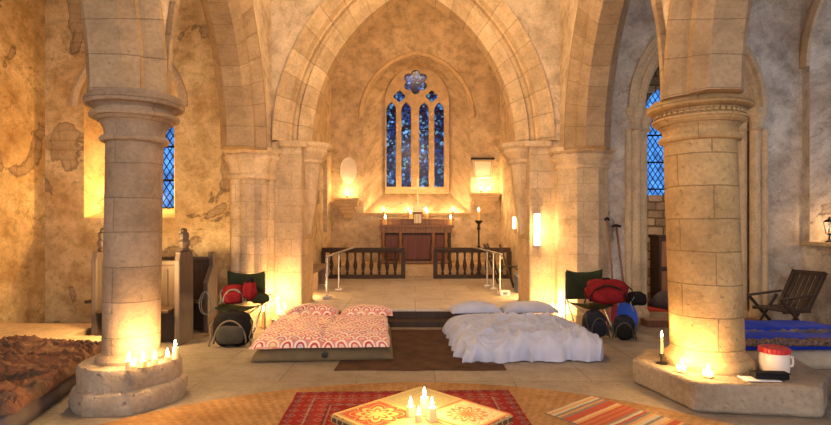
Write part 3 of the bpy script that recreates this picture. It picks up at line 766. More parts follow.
for a_, b_ in (((-.22, 0), (.22, 0)), ((.22, 0), (.28, .5)), ((.28, .5), (-.28, .5)), ((-.28, .5), (-.22, 0))):
    b.face([(a_[0], 0, a_[1]), (b_[0], 0, b_[1]), (b_[0], -.05, b_[1]), (a_[0], -.05, a_[1])])
b.build('tablet', WHITE, t, bevel=.01)
b = MB(); b.box(-.32, .32, -.09, 0, .5, .55); b.build('cornice', IRON, t, bevel=.01)
b = MB(); b.face([(-.26, -.062, .47), (-.2, -.062, .03), (-.18, -.062, .03), (-.235, -.062, .47)]); b.face([(.26, -.062, .47), (.2, -.062, .03), (.18, -.062, .03), (.235, -.062, .47)]); b.box(-.24, .24, -.062, -.05, .44, .47); b.box(-.2, .2, -.062, -.05, .02, .05); b.build('tablet_moulding', ST_PLAIN, t)

t = thing('candle_stand', 'tall black turned candle stand with one lit candle', 'candle stand', (1.56, 12.82, .22))
b = MB(); b.lathe([(.17, 0), (.17, .03), (.06, .08), (.03, .14), (.05, .2), (.028, .26), (.024, .7), (.045, .74), (.024, .78), (.022, 1.15), (.05, 1.19), (.03, 1.24), (.035, 1.3), (.09, 1.36), (.10, 1.39), (0, 1.39)], 16); b.build('stand_post', IRON, t, smooth='auto')
candle('thick candle on top of the tall black stand', 1.56, 12.82, 1.612, .035, .22, 12 * K, fs=2.2)

def balustrade(label, x0, x1, y, n):
    t = thing('altar_rail', label, 'railing', (x0, y, .22), 0, 'balustrades across the chancel'); L = x1 - x0
    b = MB(); b.box(0, L, -.055, .055, .66, .74); b.box(0, L, -.04, .04, .62, .66); b.build('top_rail', DWOOD, t, bevel=.012)
    b = MB(); b.box(.02, L - .02, -.05, .05, .0, .09); b.build('bottom_rail', DWOOD, t, bevel=.008)
    for x in (.035, L - .035):
        b = MB(); b.box(x - .05, x + .05, -.06, .06, 0, .66); b.build('newel_post', DWOOD, t, bevel=.01)
    pr = [(.022, .09), (.034, .11), (.034, .14), (.02, .16), (.03, .2), (.046, .27), (.05, .33), (.034, .42), (.022, .50), (.03, .54), (.022, .57), (.034, .59), (.034, .62)]
    for k in range(n):
        b = MB(); b.lathe(pr, 10, .035 + (L - .07) * (k + 1) / (n + 1)); b.build('baluster', DWOOD, t, smooth='auto')
balustrade('dark oak altar rail with turned balusters on the oval plaque side', -2.24, -.26, 12.45, 9)
balustrade('dark oak altar rail with turned balusters on the candle stand side', .44, 2.27, 12.45, 9)

def handrail(label, pts, post, zt):
    t = thing('handrail', label, 'handrail', (pts[0][0], pts[0][1], .22), 0, 'metal handrails of the chancel'); o = Vector(t.location)
    W = [Vector(p) - o for p in pts]
    b = MB(); b.bar(W[0], W[1], .055, .03); b.build('rail_bar', LEAD, t, bevel=.006)
    b = MB(); b.tube([W[0] + Vector((0, -.0, -.01)), W[0] + Vector((0, -.08, -.03)), W[0] + Vector((0, -.07, -.09))], .014, 8); b.build('rail_end', LEAD, t, smooth=True)
    for f in post:
        p = W[0].lerp(W[1], f); zt_ = p.z
        b = MB(); b.lathe([(.028, .03), (.018, .05), (.018, zt_ - .02)], 12, p.x, p.y); b.lathe([(.03, zt_ * .55), (.03, zt_ * .55 + .03)], 12, p.x, p.y)
        pp = b.build('post', LEAD, t, smooth='auto')
        b = MB(); b.box(p.x - .07, p.x + .07, p.y - .07, p.y + .07, .0, .045); b.build('base_block', LEAD, pp, bevel=.01)
handrail('pale metal handrail beside the wooden bench', [(-1.53, 9.0, .955), (-1.46, 12.3, .965)], (.0, .36), 0)
handrail('pale metal handrail beside the folded slatted chairs', [(1.60, 9.7, .955), (1.37, 12.3, .965)], (.04, .24, .45), 0)

t = thing('bench', 'plain low wooden bench along the chancel north wall', 'bench', (-2.08, 10.2, .22))
b = MB(); b.box(-.19, .2, -1.25, 1.3, .38, .43); b.build('seat', GWOOD, t, bevel=.01)
for y in (-1.1, .0, 1.1):
    b = MB(); b.box(-.17, .17, y - .03, y + .03, 0, .38); b.build('leg', GWOOD, t, bevel=.005)
t = thing('stone_corbel', 'wedge shaped grey stone corbel behind the chancel arch', 'corbel', (-2.29, 10.9, 1.75))
b = MB(); b.box(0, .24, -.2, .2, .2, .5); 
for k in range(4): b.box(0, .2 - k * .05, -.18, .18, .15 - k * .05, .2 - k * .05)
b.build('corbel_block', ST_DARK, t, bevel=.01)

def folding_chair(label, x, y, rz, lean):
    t = thing('folding_chair', label, 'chair', (x, y, .22), rz, 'folded slatted chairs in the chancel')
    M = Matrix.Rotation(lean, 4, 'X')
    b = MB()
    for sx in (-.2, .2): b.box(sx - .018, sx + .018, -.02, .02, 0, .92, M)
    b.build('back_frame', DWOOD, t, bevel=.004)
    M2 = Matrix.Translation((0, -.42, 0)) @ Matrix.Rotation(-lean * 1.9, 4, 'X')
    b = MB()
    for sx in (-.165, .165): b.box(sx - .016, sx + .016, -.02, .02, 0, .72, M2)
    b.build('leg_frame', DWOOD, t, bevel=.004)
    b = MB()
    for k in range(5): b.box(-.185, .185, -.012, .012, .45 + k * .095, .51 + k * .095, M)
    b.build('backrest', DWOOD, t, bevel=.003)
    b = MB()
    for k in range(6): b.box(-.18, .18, -.38 + k * .06, -.335 + k * .06, .36, .38)
    b.build('seat', DWOOD, t, bevel=.003)
folding_chair('open dark slatted folding chair standing nearer the handrail', 1.86, 11.5, R_(72), R_(-20))
folding_chair('open dark slatted folding chair standing nearer the south chancel wall', 2.03, 10.75, R_(80), R_(-18))
BLUEC = m_plain('grey_blue_plastic', (.16, .20, .28), .6)
t = thing('storage_box', 'small grey blue box against the chancel side of the arch', 'box', (2.05, 9.9, .221))
b = MB(); b.box(-.14, .14, -.2, .2, 0, .30); b.build('box_body', BLUEC, t, bevel=.02)
b = MB(); b.box(-.155, .155, -.215, .215, .30, .34); b.build('lid', BLUEC, t, bevel=.01)
WPAP = m_plain('white_card', (.8, .8, .82), .7)
t = thing('card_box', 'small white box on the chancel floor by the handrail foot', 'box', (1.62, 9.45, .221))
b = MB(); b.box(-.09, .09, -.07, .07, 0, .09); b.build('box_body', WPAP, t, bevel=.008)
b = MB(); b.box(-.04, .04, -.072, -.068, .02, .07); b.build('label_patch', BLUEC, t)

def wall_light(label, x, y, z, w, h, W, nx):
    t = thing('candle_sconce', label, 'wall candle', (x, y, z))
    b = MB(); b.box(-.012 if nx > 0 else -.0, 0.0 if nx > 0 else .012, -w / 2, w / 2, 0, h) if abs(nx) == 1 else b.box(-w / 2, w / 2, -.012, 0, 0, h)
    return t
EMW = m_emit('lit_pane', (1, .80, .48), 5)
def pane_strip(label, x, y, z, w, h, W, ang):  # framed glowing pane plus point light, for a bright spot of unknown origin
    t = thing('lit_wall_pane', label, 'lantern', (x, y, z), ang)
    b = MB(); b.box(-w / 2 - .01, w / 2 + .01, -.012, 0, -.01, h + .01); b.box(-w / 2 - .01, w / 2 + .01, -.07, 0, -.02, -.005); b.box(-w / 2 - .01, w / 2 + .01, -.07, 0, h + .005, h + .02); b.build('metal_frame', LEAD, t)
    b = MB(); b.box(-w / 2, w / 2, -.06, -.013, 0, h); b.build('glow_pane', EMW, t, bevel=.008)
    lamp(0, -.14, h / 2, W, t)
pane_strip('tall narrow glowing pane on the arch jamb by the octagonal pier', 1.865, 7.995, 1.19, .085, .48, 10 * K, 0)
pane_strip('small glowing pane on the south wall of the chancel', 2.295, 11.9, 1.42, .16, .26, 12 * K, R_(-90))

# ------------------------------------------------------------------ pews
PEWW = m_wood('pew_oak', (.07, .04, .022), .5); PEWE = m_wood('pew_end_oak', (.11, .08, .065), .6)
def pew_end(t, x, y0, y1, h, finial=True):
    b = MB()
    pr = [(y0, 0), (y1, 0), (y1, h * .72), (y1 - .03, h * .78), (y1 - .03, h * .80), (y0 + .03, h * .80), (y0 + .03, h * .78), (y0, h * .72)]
    if not finial: pr = [(y0, 0), (y1, 0), (y1, h * .62), (y1 - .06, h * .8), (y1 - .12, h), (y1 - .24, h), (y1 - .2, h * .82), (y0, h * .62)]
    lo = [b.bm.verts.new((x - .035, y, z)) for y, z in pr]; hi = [b.bm.verts.new((x + .035, y, z)) for y, z in pr]
    b.bm.faces.new(lo); b.bm.faces.new(hi[::-1]); n = len(pr)
    for i in range(n): b.bm.faces.new((lo[i], hi[i], hi[(i + 1) % n], lo[(i + 1) % n]))
    e = b.build('bench_end', PEWE, t, bevel=.012)
    if finial:
        ym = (y0 + y1) / 2
        b = MB(); b.lathe([(.07, h * .80), (.09, h * .81), (.06, h * .83), (.085, h * .85), (.10, h * .88), (.075, h * .905), (.09, h * .93), (.085, h * .955), (.055, h * .97), (.06, h * .985), (.03, h), (0, h)], 10, x, ym, sx=.75, jit=.4)
        b.build('poppyhead', PEWE, e, smooth='auto')
def pew(label, x0, x1, y, ends, h, fin):
    t = thing('pew', label, 'pew', (0, y, 0), 0, 'pews in the north aisle')
    b = MB(); b.box(x0, x1, .30, .34, .30, .98)
    k = x0 + .3
    while k < x1 - .1: b.box(k - .02, k + .02, .285, .30, .34, .92); k += .42
    b.box(x0, x1, .27, .36, .98, 1.04); b.build('backrest', PEWW, t, bevel=.006)
    b = MB(); b.box(x0 + .04, x1 - .04, -.1, .28, .42, .46); b.build('seat', PEWW, t, bevel=.008)
    b = MB(); b.box(x0, x1, .2, .24, 0, .42); b.build('kick_board', DWOOD, t)
    for x in ends: pew_end(t, x, -.02, .38, h, fin)
pew('pew with tall poppyhead ends in the north aisle behind the grey pillar', -3.95, -2.98, 6.45, (-3.98, -2.95), 1.46, True)
pew('dark plain pew against the ochre wall behind the poppyhead pew', -4.6, -2.95, 7.25, (-2.92,), 1.12, False)

# ------------------------------------------------------------------ rugs
def flat(name, pts, z0, th, mat, origin, rz, label, cat, wob=0):
    b = MB(); n = 40
    b.prism(pts, 0, th)
    if wob:
        bmesh.ops.subdivide_edges(b.bm, edges=b.bm.edges[:], cuts=10, use_grid_fill=True)
        for v in b.bm.verts:
            v.co.x += noise.noise(v.co * 4) * wob; v.co.y += noise.noise(v.co * 4 + Vector((5, 3, 0))) * wob
    o = b.build(name, mat); o.location = (origin[0], origin[1], z0); o.rotation_euler = (0, 0, rz)
    return tag(o, label, cat)
def rect(w, l): return [(-w / 2, -l / 2), (w / 2, -l / 2), (w / 2, l / 2), (-w / 2, l / 2)]
flat('round_rug', [(3.2 * math.cos(2 * PI * k / 96), 3.2 * math.sin(2 * PI * k / 96)) for k in range(96)], .001, .012, m_jute('jute'), (0, 1.72), 0, 'large round tan jute rug under the carpet and the painted table', 'rug')
flat('persian_carpet', rect(1.88, 2.7), .0145, .009, m_rug('persian', 1.88, 2.7), (-.06, 3.28), R_(2), 'red patterned oriental carpet beneath the painted table', 'carpet', .012)
kv = Vector((.41, -.5)).normalized()
kc = Vector((1.27, 4.29)) + kv * .8
kr = flat('striped_rug', rect(.64, 1.6), .0145, .008, m_stripes('stripes'), (kc.x, kc.y), math.atan2(kv.y, kv.x) + PI / 2, 'narrow striped woven rug with red fringe near the golden pillar', 'rug', .012)
b = MB()
for k in range(40):
    x = -.31 + k * .0157; b.tube([(x, .80, .004), (x + random.uniform(-.01, .01), .83, .006), (x + random.uniform(-.015, .015), .855, .002)], .003, 4)
fr = b.build('fringe', m_fabric('red_fringe', (.55, .07, .04))); fr.parent = kr; fr.matrix_parent_inverse.identity()
kr.rotation_euler[2] += PI
b = None
flat('doormat', rect(1.78, 2.05), .001, .010, m_fabric('brown_mat', (.075, .04, .025), nv=.3, c2=(.05, .028, .018)), (.05, 6.38), R_(0), 'dark brown flat mat between the two double beds', 'mat', .03)
b = MB(); b.box(4.0, 5.3, 9.0, 10.1, .001, .02); tag(b.build('chapel_rug', m_fabric('chapel_red', (.40, .06, .05))), 'plain red rug on the floor of the side chapel', 'rug')

# ------------------------------------------------------------------ painted table
t = thing('painted_table', 'low square painted table with four ornamental panels', 'table', (.04, 3.27, .0245), R_(45))
GOLDP = m_plain('painted_edge', (.50, .36, .14), .5, ns=40, nv=.5)
b = MB(); b.box(-.405, .405, -.405, .405, .235, .280); b.build('table_top', GOLDP, t, bevel=.004)
cols = [((-1, 1), m_medallion('panel_red', (.55, .07, .02), (.80, .55, .18), (.45, .36, .14)), 'red painted panel with gold flower'),
        ((1, 1), m_medallion('panel_green', (.42, .38, .16), (.60, .45, .20), (.55, .42, .18)), 'plain olive and gold painted panel'),
        ((1, -1), m_medallion('panel_cream', (.78, .66, .38), (.62, .20, .06), (.72, .50, .20), 12), 'cream painted panel with red and green medallion'),
        ((-1, -1), m_medallion('panel_tan', (.70, .48, .22), (.82, .62, .28), (.55, .24, .10)), 'tan painted panel')]
for (sx, sy), m, lab in cols:
    b = MB(); b.box(-.198, .198, -.198, .198, 0, .007); o = b.build('top_panel', m, t, loc=(sx * .2, sy * .2, .2805)); o['label'] = lab
for sx in (-1, 1):
    for sy in (-1, 1):
        b = MB(); b.lathe([(.018, 0), (.03, .03), (.02, .07), (.032, .14), (.028, .235)], 12, sx * .35, sy * .35); b.build('leg', BWOOD, t, smooth='auto')
b = MB()
for a in range(4):
    M = Matrix.Rotation(a * PI / 2, 4, 'Z')
    for k in range(14): b.box(-.385 + k * .057, -.345 + k * .057, -.411, -.404, .245, .270, M)
b.build('painted_border', m_plain('border_dark', (.10, .05, .03), .6), t)
# ------------------------------------------------------------------ soft things
def soft(W, L, H, nx, ny, f, p=6.0, e=.45, under=True):
    """cushion like body: flat base, rounded shoulders, f(u,v) adds folds to the top"""
    b = MB(); rows = []; 
    def lip(t): return math.copysign(1 - (1 - abs(t)) ** 1.6, t)
    for j in range(ny + 1):
        v = lip(-1 + 2 * j / ny); row = []
        for i in range(nx + 1):
            u = lip(-1 + 2 * i / nx)
            k = max(0, (1 - abs(u) ** p) * (1 - abs(v) ** p)) ** e
            x, y = u * W / 2, v * L / 2
            dx, dy, dz = f(x, y, k)
            row.append((x + dx, y + dy, max(0.0, H * k + dz * min(1, k * 3))))
        rows.append(row)
    U = [[0] * (nx + 1) for _ in rows]; Vv = [[0] * (nx + 1) for _ in rows]; h = nx // 2; g = ny // 2
    fl = lambda p, q: math.hypot(math.dist(p[:2], q[:2]), (p[2] - q[2]) * .8)
    for j in range(ny + 1):
        for i in range(h + 1, nx + 1): U[j][i] = U[j][i - 1] + fl(rows[j][i], rows[j][i - 1])
        for i in range(h - 1, -1, -1): U[j][i] = U[j][i + 1] - fl(rows[j][i], rows[j][i + 1])
    for i in range(nx + 1):
        for j in range(g + 1, ny + 1): Vv[j][i] = Vv[j - 1][i] + fl(rows[j][i], rows[j - 1][i])
        for j in range(g - 1, -1, -1): Vv[j][i] = Vv[j + 1][i] - fl(rows[j][i], rows[j + 1][i])
    V = b.grid(rows, lambda i, j: (U[i][j] + 3, Vv[i][j] + 3))
    # underside
    edge = V[0] + [r[-1] for r in V[1:]] + V[-1][-2::-1] + [r[0] for r in V[-2:0:-1]]
    if under: b.bm.faces.new(edge[::-1])
    return b
def nz(x, y, s, seed=0): return noise.noise(Vector((x * s + seed, y * s - seed, seed * 1.7)))
def ridg(x, y, s, seed=0): return 1 - abs(noise.noise(Vector((x * s + seed, y * s + seed, seed)))) * 2
def folds(amp, s, seed, st=(1, 1), big=.5):
    def f(x, y, k):
        wx = x + .12 * nz(x, y, 2.5, seed + 9); wy = y + .12 * nz(x, y, 2.5, seed + 4)
        h = (ridg(wx * st[0], wy * st[1], s, seed) ** 3) * amp + ridg(wx * st[1], wy * st[0], s * 1.9, seed + 3) ** 3 * amp * .5 + nz(x, y, 1.7, seed) * amp * big * 2
        return nz(x, y, 5, seed) * .012, nz(x, y, 5, seed + 2) * .012, h
    return f

# airbed + heart duvet
OLIVE = m_fabric('olive_airbed', (.15, .115, .07)); GREYB = m_fabric('grey_airbed', (.24, .24, .27)); CREAM = m_fabric('cream_mattress', (.55, .46, .34)); BROWNB = m_fabric('brown_airbed', (.16, .13, .12))
HEART = m_scallop('scallop_print')
def airbed(label, x, y, rz, W, L, H, mat, valve=True, cat='airbed'):
    t = thing('airbed', label, 'airbed', (x, y, .013 if abs(x) < 2 else .001), rz)
    b = soft(W, L, H, 30, 30, lambda x, y, k: (0, 0, nz(x, y, 3, 2) * .006), p=10, e=.5)
    b.build('mattress', mat, t, smooth=True)
    if valve:
        b = MB(); M = Matrix.Translation((.02, -L / 2 + .01, H * .42)) @ Matrix.Rotation(PI / 2, 4, 'X')
        b.lathe([(.035, 0), (.035, .02), (.02, .024), (0, .024)], 14)
        bmesh.ops.transform(b.bm, matrix=M, verts=b.bm.verts); b.build('valve', IRON, t, smooth='auto')
    return t
BX, BY = -1.08, 6.62
airbed('olive brown double airbed under the red and cream duvet', BX, BY, R_(4), 1.56, 1.84, .15, OLIVE)
t = thing('duvet', 'red and cream scallop print duvet on the double airbed', 'duvet', (BX - .02, BY - .09, .158), R_(4), 'duvets spread on the double beds')
def hf(x, y, k):
    crease = -.03 * math.exp(-((x - .02 - .03 * math.sin(y * 4)) / .03) ** 2)
    q = nz(x, y, 4, 1) * .02 + .018 * ridg(x, y, 3, 5) ** 3 + nz(x, y, 11, 3) * .008
    return nz(x, y, 3, 7) * .03, nz(x, y, 3, 8) * .03, crease + q
soft(1.52, 1.72, .10, 100, 110, hf, p=9, e=.42, under=False).build('duvet_cover', HEART, t, smooth=True)
def pillow(label, x, y, z, rz, W, L, H, mat, grp, tilt=0):
    t = thing('pillow', label, 'pillow', (x, y, z), rz, grp)
    t.rotation_euler[0] = tilt
    soft(W, L, H, 34, 24, lambda x, y, k: (0, 0, nz(x, y, 4, W * 9) * .02 + nz(x, y, 11, 4) * .006), p=3.2, e=.6).build('pillowcase', mat, t, smooth=True)
    return t
pillow('scallop print pillow on the double bed, nearer the candles', BX - .385, BY + .80, .232, R_(4), .74, .40, .14, HEART, 'pillows on the scallop print bed')
pillow('scallop print pillow with pale edge, nearer the brown mat', BX + .385, BY + .82, .232, R_(3), .74, .40, .12, HEART, 'pillows on the scallop print bed')

# white bed
WX, WY = 1.27, 6.70
DUV = m_fabric('pale_lilac_cotton', (.42, .48, .68), nv=.08, ws=300, sheen=.1)
airbed('grey double airbed beneath the crumpled white duvet', WX, WY - .1, R_(3), 1.36, 1.5, .11, GREYB, False)
t = thing('duvet', 'crumpled pale white duvet spread over the grey double airbed', 'duvet', (WX, WY - .10, .013), R_(3), 'duvets spread on the double beds')
def wf(x, y, k):
    edge = 1 - min(1, k * 1.05)
    s = folds(.06, 3.0, 3.3, (1.3, .6))(x, y, k); far = 1 / (1 + math.exp((y - .5) * 14)); s = (s[0], s[1], s[2] * far)
    fr = math.sin(x * 26 + 3 * nz(x, y, 2, 1) + y * 3) * .018 * max(0, (-.35 - y))
    fl = .5 * max(0, -y - .4)
    spread = .05 * (1 - k) * nz(x, y, 7, 6)
    ek = max(0, 1 - k * 1.15)
    wv = .035 * ek * (math.sin(x * 17 + 2.5 * nz(x, 0, 1.5, 3)) + .6 * math.sin(x * 39 + 1)); wu = .03 * ek * math.sin(y * 15 + 2 * nz(0, y, 2, 5))
    return s[0] + spread * 2 + wu, s[1] + spread + wv, s[2] * .9 + fr * 1.2 + far * .02 * ridg(x * 1.4 + y * .5, y, 7, 2) ** 4 + .05 * math.exp(-((x - .35) ** 2 / .06 + (y - .15) ** 2 / .03))
bb = soft(1.64, 1.90, .25, 170, 170, wf, p=7, e=.42, under=False); bb.build('duvet_cover', DUV, t, smooth=True)
pillow('pale pillow on the white bed, nearer the brown mat', WX - .42, WY + .76, .268, R_(5), .72, .42, .13, DUV, 'pillows on the white bed')
pillow('pale pillow on the white bed, nearer the arch pier', WX + .36, WY + .78, .268, R_(1), .78, .42, .13, DUV, 'pillows on the white bed')

# blue bed
airbed('cream airbed with blue sleeping bags beside the golden pillar', 4.6, 5.93, R_(0), 2.6, 1.05, .19, CREAM, False)
def m_satin(name, c, c2):
    n = NT(name); x, y = n.xy(n.uv()); f = n.noise(n.uv(), 3, 4)
    k = n.math('GREATER_THAN', n.math('ADD', n.math('MULTIPLY', n.noise(n.uv(), 1.6, 3), .8), n.math('MULTIPLY', y, .0)), .44)
    col = n.mix(n.ramp(f, [(.3, 0), (.7, 1)]), sc(c, .7), sc(c, 1.2))
    return n.pbr(col, .55, normal=n.bump(n.noise(n.uv(), 14, 3), .35, .02), Specular_IOR_Level=.3)
SATIN = m_satin('blue_nylon', (.006, .045, .55), None); GREYL = m_fabric('grey_lining', (.20, .17, .17), nv=.5)
t = thing('sleeping_bag', 'shiny blue sleeping bag spread over the cream airbed, wall side', 'sleeping bag', (4.1, 6.21, .2), 0, 'blue sleeping bags')
soft(1.75, .56, .13, 80, 40, folds(.02, 2.5, 1.2, (1, .8)), p=6, e=.5).build('bag_shell', SATIN, t, smooth=True)
t = thing('sleeping_bag', 'shiny blue sleeping bag with brown lining at the near edge of the cream airbed', 'sleeping bag', (4.2, 5.63, .2), 0, 'blue sleeping bags')
soft(2.0, .42, .11, 80, 40, folds(.02, 2.5, 4.2, (1, .8)), p=6, e=.5).build('bag_shell', SATIN, t, smooth=True)
b = soft(2.1, .13, .05, 90, 14, folds(.02, 9, 6.2, (1, 1)), p=4, e=.5); o = b.build('lining', m_fabric('bag_lining', (.16, .10, .08), nv=.7, ns=30), t, smooth=True); o.location = (.12, -.19, .045)
b = soft(1.9, .10, .04, 90, 14, folds(.02, 9, 7.2, (1, 1)), p=4, e=.5); o = b.build('lining', GREYL, t, smooth=True); o.location = (-.1, .2, .07)
pillow('white pillow at the wall end of the blue sleeping bags', 5.45, 6.02, .21, R_(-12), .62, .48, .16, m_fabric('white_pillow', (.80, .76, .72)), None)

# brown bed
airbed('dark airbed with rust blankets beside the grey pillar', -3.73, 4.42, R_(13), 1.35, 1.9, .20, BROWNB, False)
t = thing('blanket', 'crumpled rust brown blanket on the dark airbed by the grey pillar', 'blanket', (-3.73, 4.44, .17), R_(13))
RUST = NT('rust_throw'); _f = RUST.noise(RUST.uv(), 2.6, 5, .6, 1.2); RUST = RUST.pbr(RUST.ramp(_f, [(.30, (.03, .028, .025)), (.42, (.10, .05, .03)), (.52, (.20, .085, .04)), (.62, (.08, .045, .03)), (.75, (.24, .12, .06))]), .9)
soft(1.42, 1.96, .13, 170, 190, folds(.045, 7.0, 7.7, (.6, 1.4), .9), p=6, e=.45, under=False).build('blanket_cloth', RUST, t, smooth=True)

# ------------------------------------------------------------------ camping gear
KHAKI = m_fabric('olive_canvas', (.035, .045, .022)); REDC = m_fabric('red_nylon', (.20, .012, .018), ns=8, nv=.3); BLACKC = m_fabric('black_nylon', (.014, .013, .014)); GREYP = m_fabric('grey_nylon', (.07, .068, .06)); NAVY = m_fabric('navy_nylon', (.02, .022, .035))
STEEL = m_plain('steel_tube', (.5, .5, .5), .3, .9)
def camp_chair(label, x, y, rz):
    t = thing('camp_chair', label, 'camping chair', (x, y, 0), rz, 'collapsible camping chairs')
    for a, c in (((-.26, -.2, .02), (.24, .2, .42)), ((.26, -.2, .02), (-.24, .2, .42)), ((-.26, .22, .02), (-.27, .2, .84)), ((.26, .22, .02), (.27, .2, .84)), ((-.26, -.2, .02), (-.25, .2, .45)), ((.26, -.2, .02), (.25, .2, .45))):
        b = MB(); b.tube([a, c], .010, 8); b.build('frame_tube', STEEL, t, smooth=True)
    rows = []
    for j in range(9):
        v = j / 8; rows.append([(-.27 + .54 * i / 12, .2 + .05 * math.sin(PI * i / 12) - .02 * v, .44 + (.38 + .05 * abs(2 * i / 12 - 1) ** 2) * v) for i in range(13)])
    b = MB(); b.grid(rows); o = b.build('backrest', KHAKI, t, smooth=True); md = o.modifiers.new('s', 'SOLIDIFY'); md.thickness = .012
    rows = [[(-.25 + .5 * i / 12, -.2 + .4 * j / 8, .42 - .06 * math.sin(PI * i / 12) * (1 - .3 * j / 8)) for i in range(13)] for j in range(9)]
    b = MB(); b.grid(rows); o = b.build('seat', KHAKI, t, smooth=True); md = o.modifiers.new('s', 'SOLIDIFY'); md.thickness = .012
    return t
def lump(sx, sy, sz, seed, amp=.12, n=20, sq=2.6):
    b = MB(); rows = []
    for j in range(n + 1):
        ph = -PI / 2 + PI * j / n; row = []
        for i in range(n * 2):
            a = 2 * PI * i / (n * 2)
            f = lambda c: math.copysign(abs(c) ** (2 / sq), c)
            p = Vector((f(math.cos(ph)) * f(math.cos(a)), f(math.cos(ph)) * f(math.sin(a)), f(math.sin(ph))))
            k = 1 + amp * noise.noise(p * 2.1 + Vector((seed, 0, 0))) + amp * .35 * noise.noise(p * 6 + Vector((0, seed, 0)))
            row.append((p.x * sx * k, p.y * sy * k, p.z * sz * k + sz))
        rows.append(row)
    b.grid(rows, cu=True); return b
def rucksack(label, x, y, z, rz, W, D, H, m1, m2, m3, grp, name='rucksack', tilt=0, dome=False):
    t = thing(name, label, 'rucksack', (x, y, z), rz, grp); t.rotation_euler[0] = tilt
    lump(W / 2, D / 2, H / 2, x, .10, sq=3.2 if dome else 2.8).build('bag_body', m1, t, smooth=True)
    o = lump(W * .36, D * .2, H * .27, x + 3, .06, sq=3.4).build('front_pocket', m2, t, smooth=True); o.location = (0, -D * .46, H * .10)
    b = MB(); pts = [(W * .42 * math.cos(a), -D * .50, H * .12 + H * .66 * max(0, math.sin(a))) for a in [PI * k / 16 for k in range(17)]]
    b.tube(pts, .012, 6); b.build('piping', m3, t, smooth=True)
    b = MB(); b.tube([(-.05, 0, H * .97), (-.04, 0, H * 1.04), (.04, 0, H * 1.04), (.05, 0, H * .97)], .010, 6); b.build('grab_handle', BLACKC, t, smooth=True)
    for s in (-1, 1):
        b = MB(); b.tube([(s * W * .42, -.0, H * .85), (s * W * .56, -D * .3, H * .6), (s * W * .50, -D * .45, H * .3), (s * W * .55, -D * .5, .02)], .009, 6); b.build('strap', m3, t, smooth=True)
    return t
GS = m_fabric('pale_strap', (.26, .25, .22))
camp_chair('olive camping chair loaded with red bags beside the clustered pier', -2.36, 6.98, R_(-8))
rucksack('black domed rucksack with grey pocket standing by the poppyhead pew', -2.28, 6.50, .0, R_(4), .46, .28, .42, BLACKC, GREYP, m_fabric('tan_piping', (.20, .17, .13)), 'rucksacks on the floor', dome=True)
rucksack('red rucksack heaped on the olive chair beside the clustered pier', -2.42, 6.93, .45, R_(15), .30, .22, .26, REDC, REDC, GS, 'red rucksacks heaped on camping chairs')
t = thing('drawstring_bag', 'small red and black pouch hanging beside the red rucksack', 'bag', (-2.19, 6.86, .52), 0)
lump(.085, .07, .12, 5, .2).build('pouch_body', REDC, t, smooth=True)
o = lump(.05, .05, .045, 8, .2).build('pouch_top', BLACKC, t, smooth=True); o.location = (.0, 0, .20)
t = thing('stuff_sack', 'dark khaki stuff sack on the camping chair near the pier candles', 'bag', (-2.08, 6.97, .45), 0)
lump(.12, .09, .07, 2, .15).build('sack_body', KHAKI, t, smooth=True)
b = MB(); b.tube([(.09, -.02, .10), (.16, -.03, .13), (.18, -.04, .08)], .007, 6); b.build('drawcord', GS, t, smooth=True)
t = thing('cable_coil', 'pale coiled cord hanging off the poppyhead side of the camping chair', 'cord', (-2.76, 6.80, .30))
b = MB(); b.tube([(.08 * math.cos(a) + a * .004, -.02 * math.sin(a * 2), .18 + .15 * math.sin(a)) for a in [k * .3 for k in range(44)]], .006, 6); b.build('cord_loop', GS, t, smooth=True)

camp_chair('olive camping chair loaded with a red rucksack by the octagonal pier', 2.42, 7.22, R_(6))
rucksack('large red rucksack with black trim lying on the camping chair by the paddles', 2.60, 7.08, .43, R_(-10), .56, .30, .33, REDC, REDC, BLACKC, 'red rucksacks heaped on camping chairs')
t = thing('stuff_sack', 'black stuff sack tipped over the red rucksack beside the paddles', 'bag', (2.98, 7.0, .42), R_(-30))
lump(.12, .09, .09, 6, .2).build('sack_body', BLACKC, t, smooth=True)
b = MB(); b.tube([(-.02, -.09, .12), (-.06, -.16, .05), (-.02, -.17, -.06)], .008, 6); b.build('strap', GS, t, smooth=True)
rucksack('dark navy rucksack standing under the camping chair by the white bed', 2.38, 6.93, .0, R_(14), .28, .24, .36, NAVY, NAVY, GREYP, 'rucksacks on the floor')
rucksack('smaller dark rucksack slumped at the foot of the camping chair by the paddles', 2.74, 6.84, .0, R_(-18), .26, .24, .30, NAVY, BLACKC, GREYP, 'rucksacks on the floor')

def paddle(label, base, top, m_blade, rz, yaw=0):
    base, top = Vector(base), Vector(top); d = top - base; L = d.length
    t = thing('canoe_paddle', label, 'paddle', base); t.rotation_euler = d.to_track_quat('Z', 'Y').to_euler(); t['group'] = 'canoe paddles leaning on the wall'
    b = MB(); b.tube([(0, 0, .40), (0, 0, L - .03)], .016, 10); b.build('shaft', m_plain('ash_shaft', (.22, .12, .07), .5), t, smooth=True)
    b = MB(); b.tube([(-.07, 0, L - .03), (-.04, 0, L - .015), (0, 0, L - .005), (.04, 0, L - .015), (.07, 0, L - .03)], [.012, .018, .02, .018, .012], 10); b.build('grip', BLACKC, t, smooth=True)
    n = 28; pts = [(.14 * math.cos(a) * (1 - .18 * math.sin(a)), .235 + .235 * math.sin(a)) for a in [2 * PI * k / n for k in range(n)]]
    b = MB(); rows = [[(x * k, w * (1.2 - k * .9), .235 + (z - .235) * k) for x, z in pts] for k, w in ((.001, .012), (.6, .011), (.95, .008), (1, .0), (.95, -.008), (.6, -.011), (.001, -.012))]
    b.grid(rows, cu=True); b.build('blade', m_blade, t, smooth='auto')
    return t
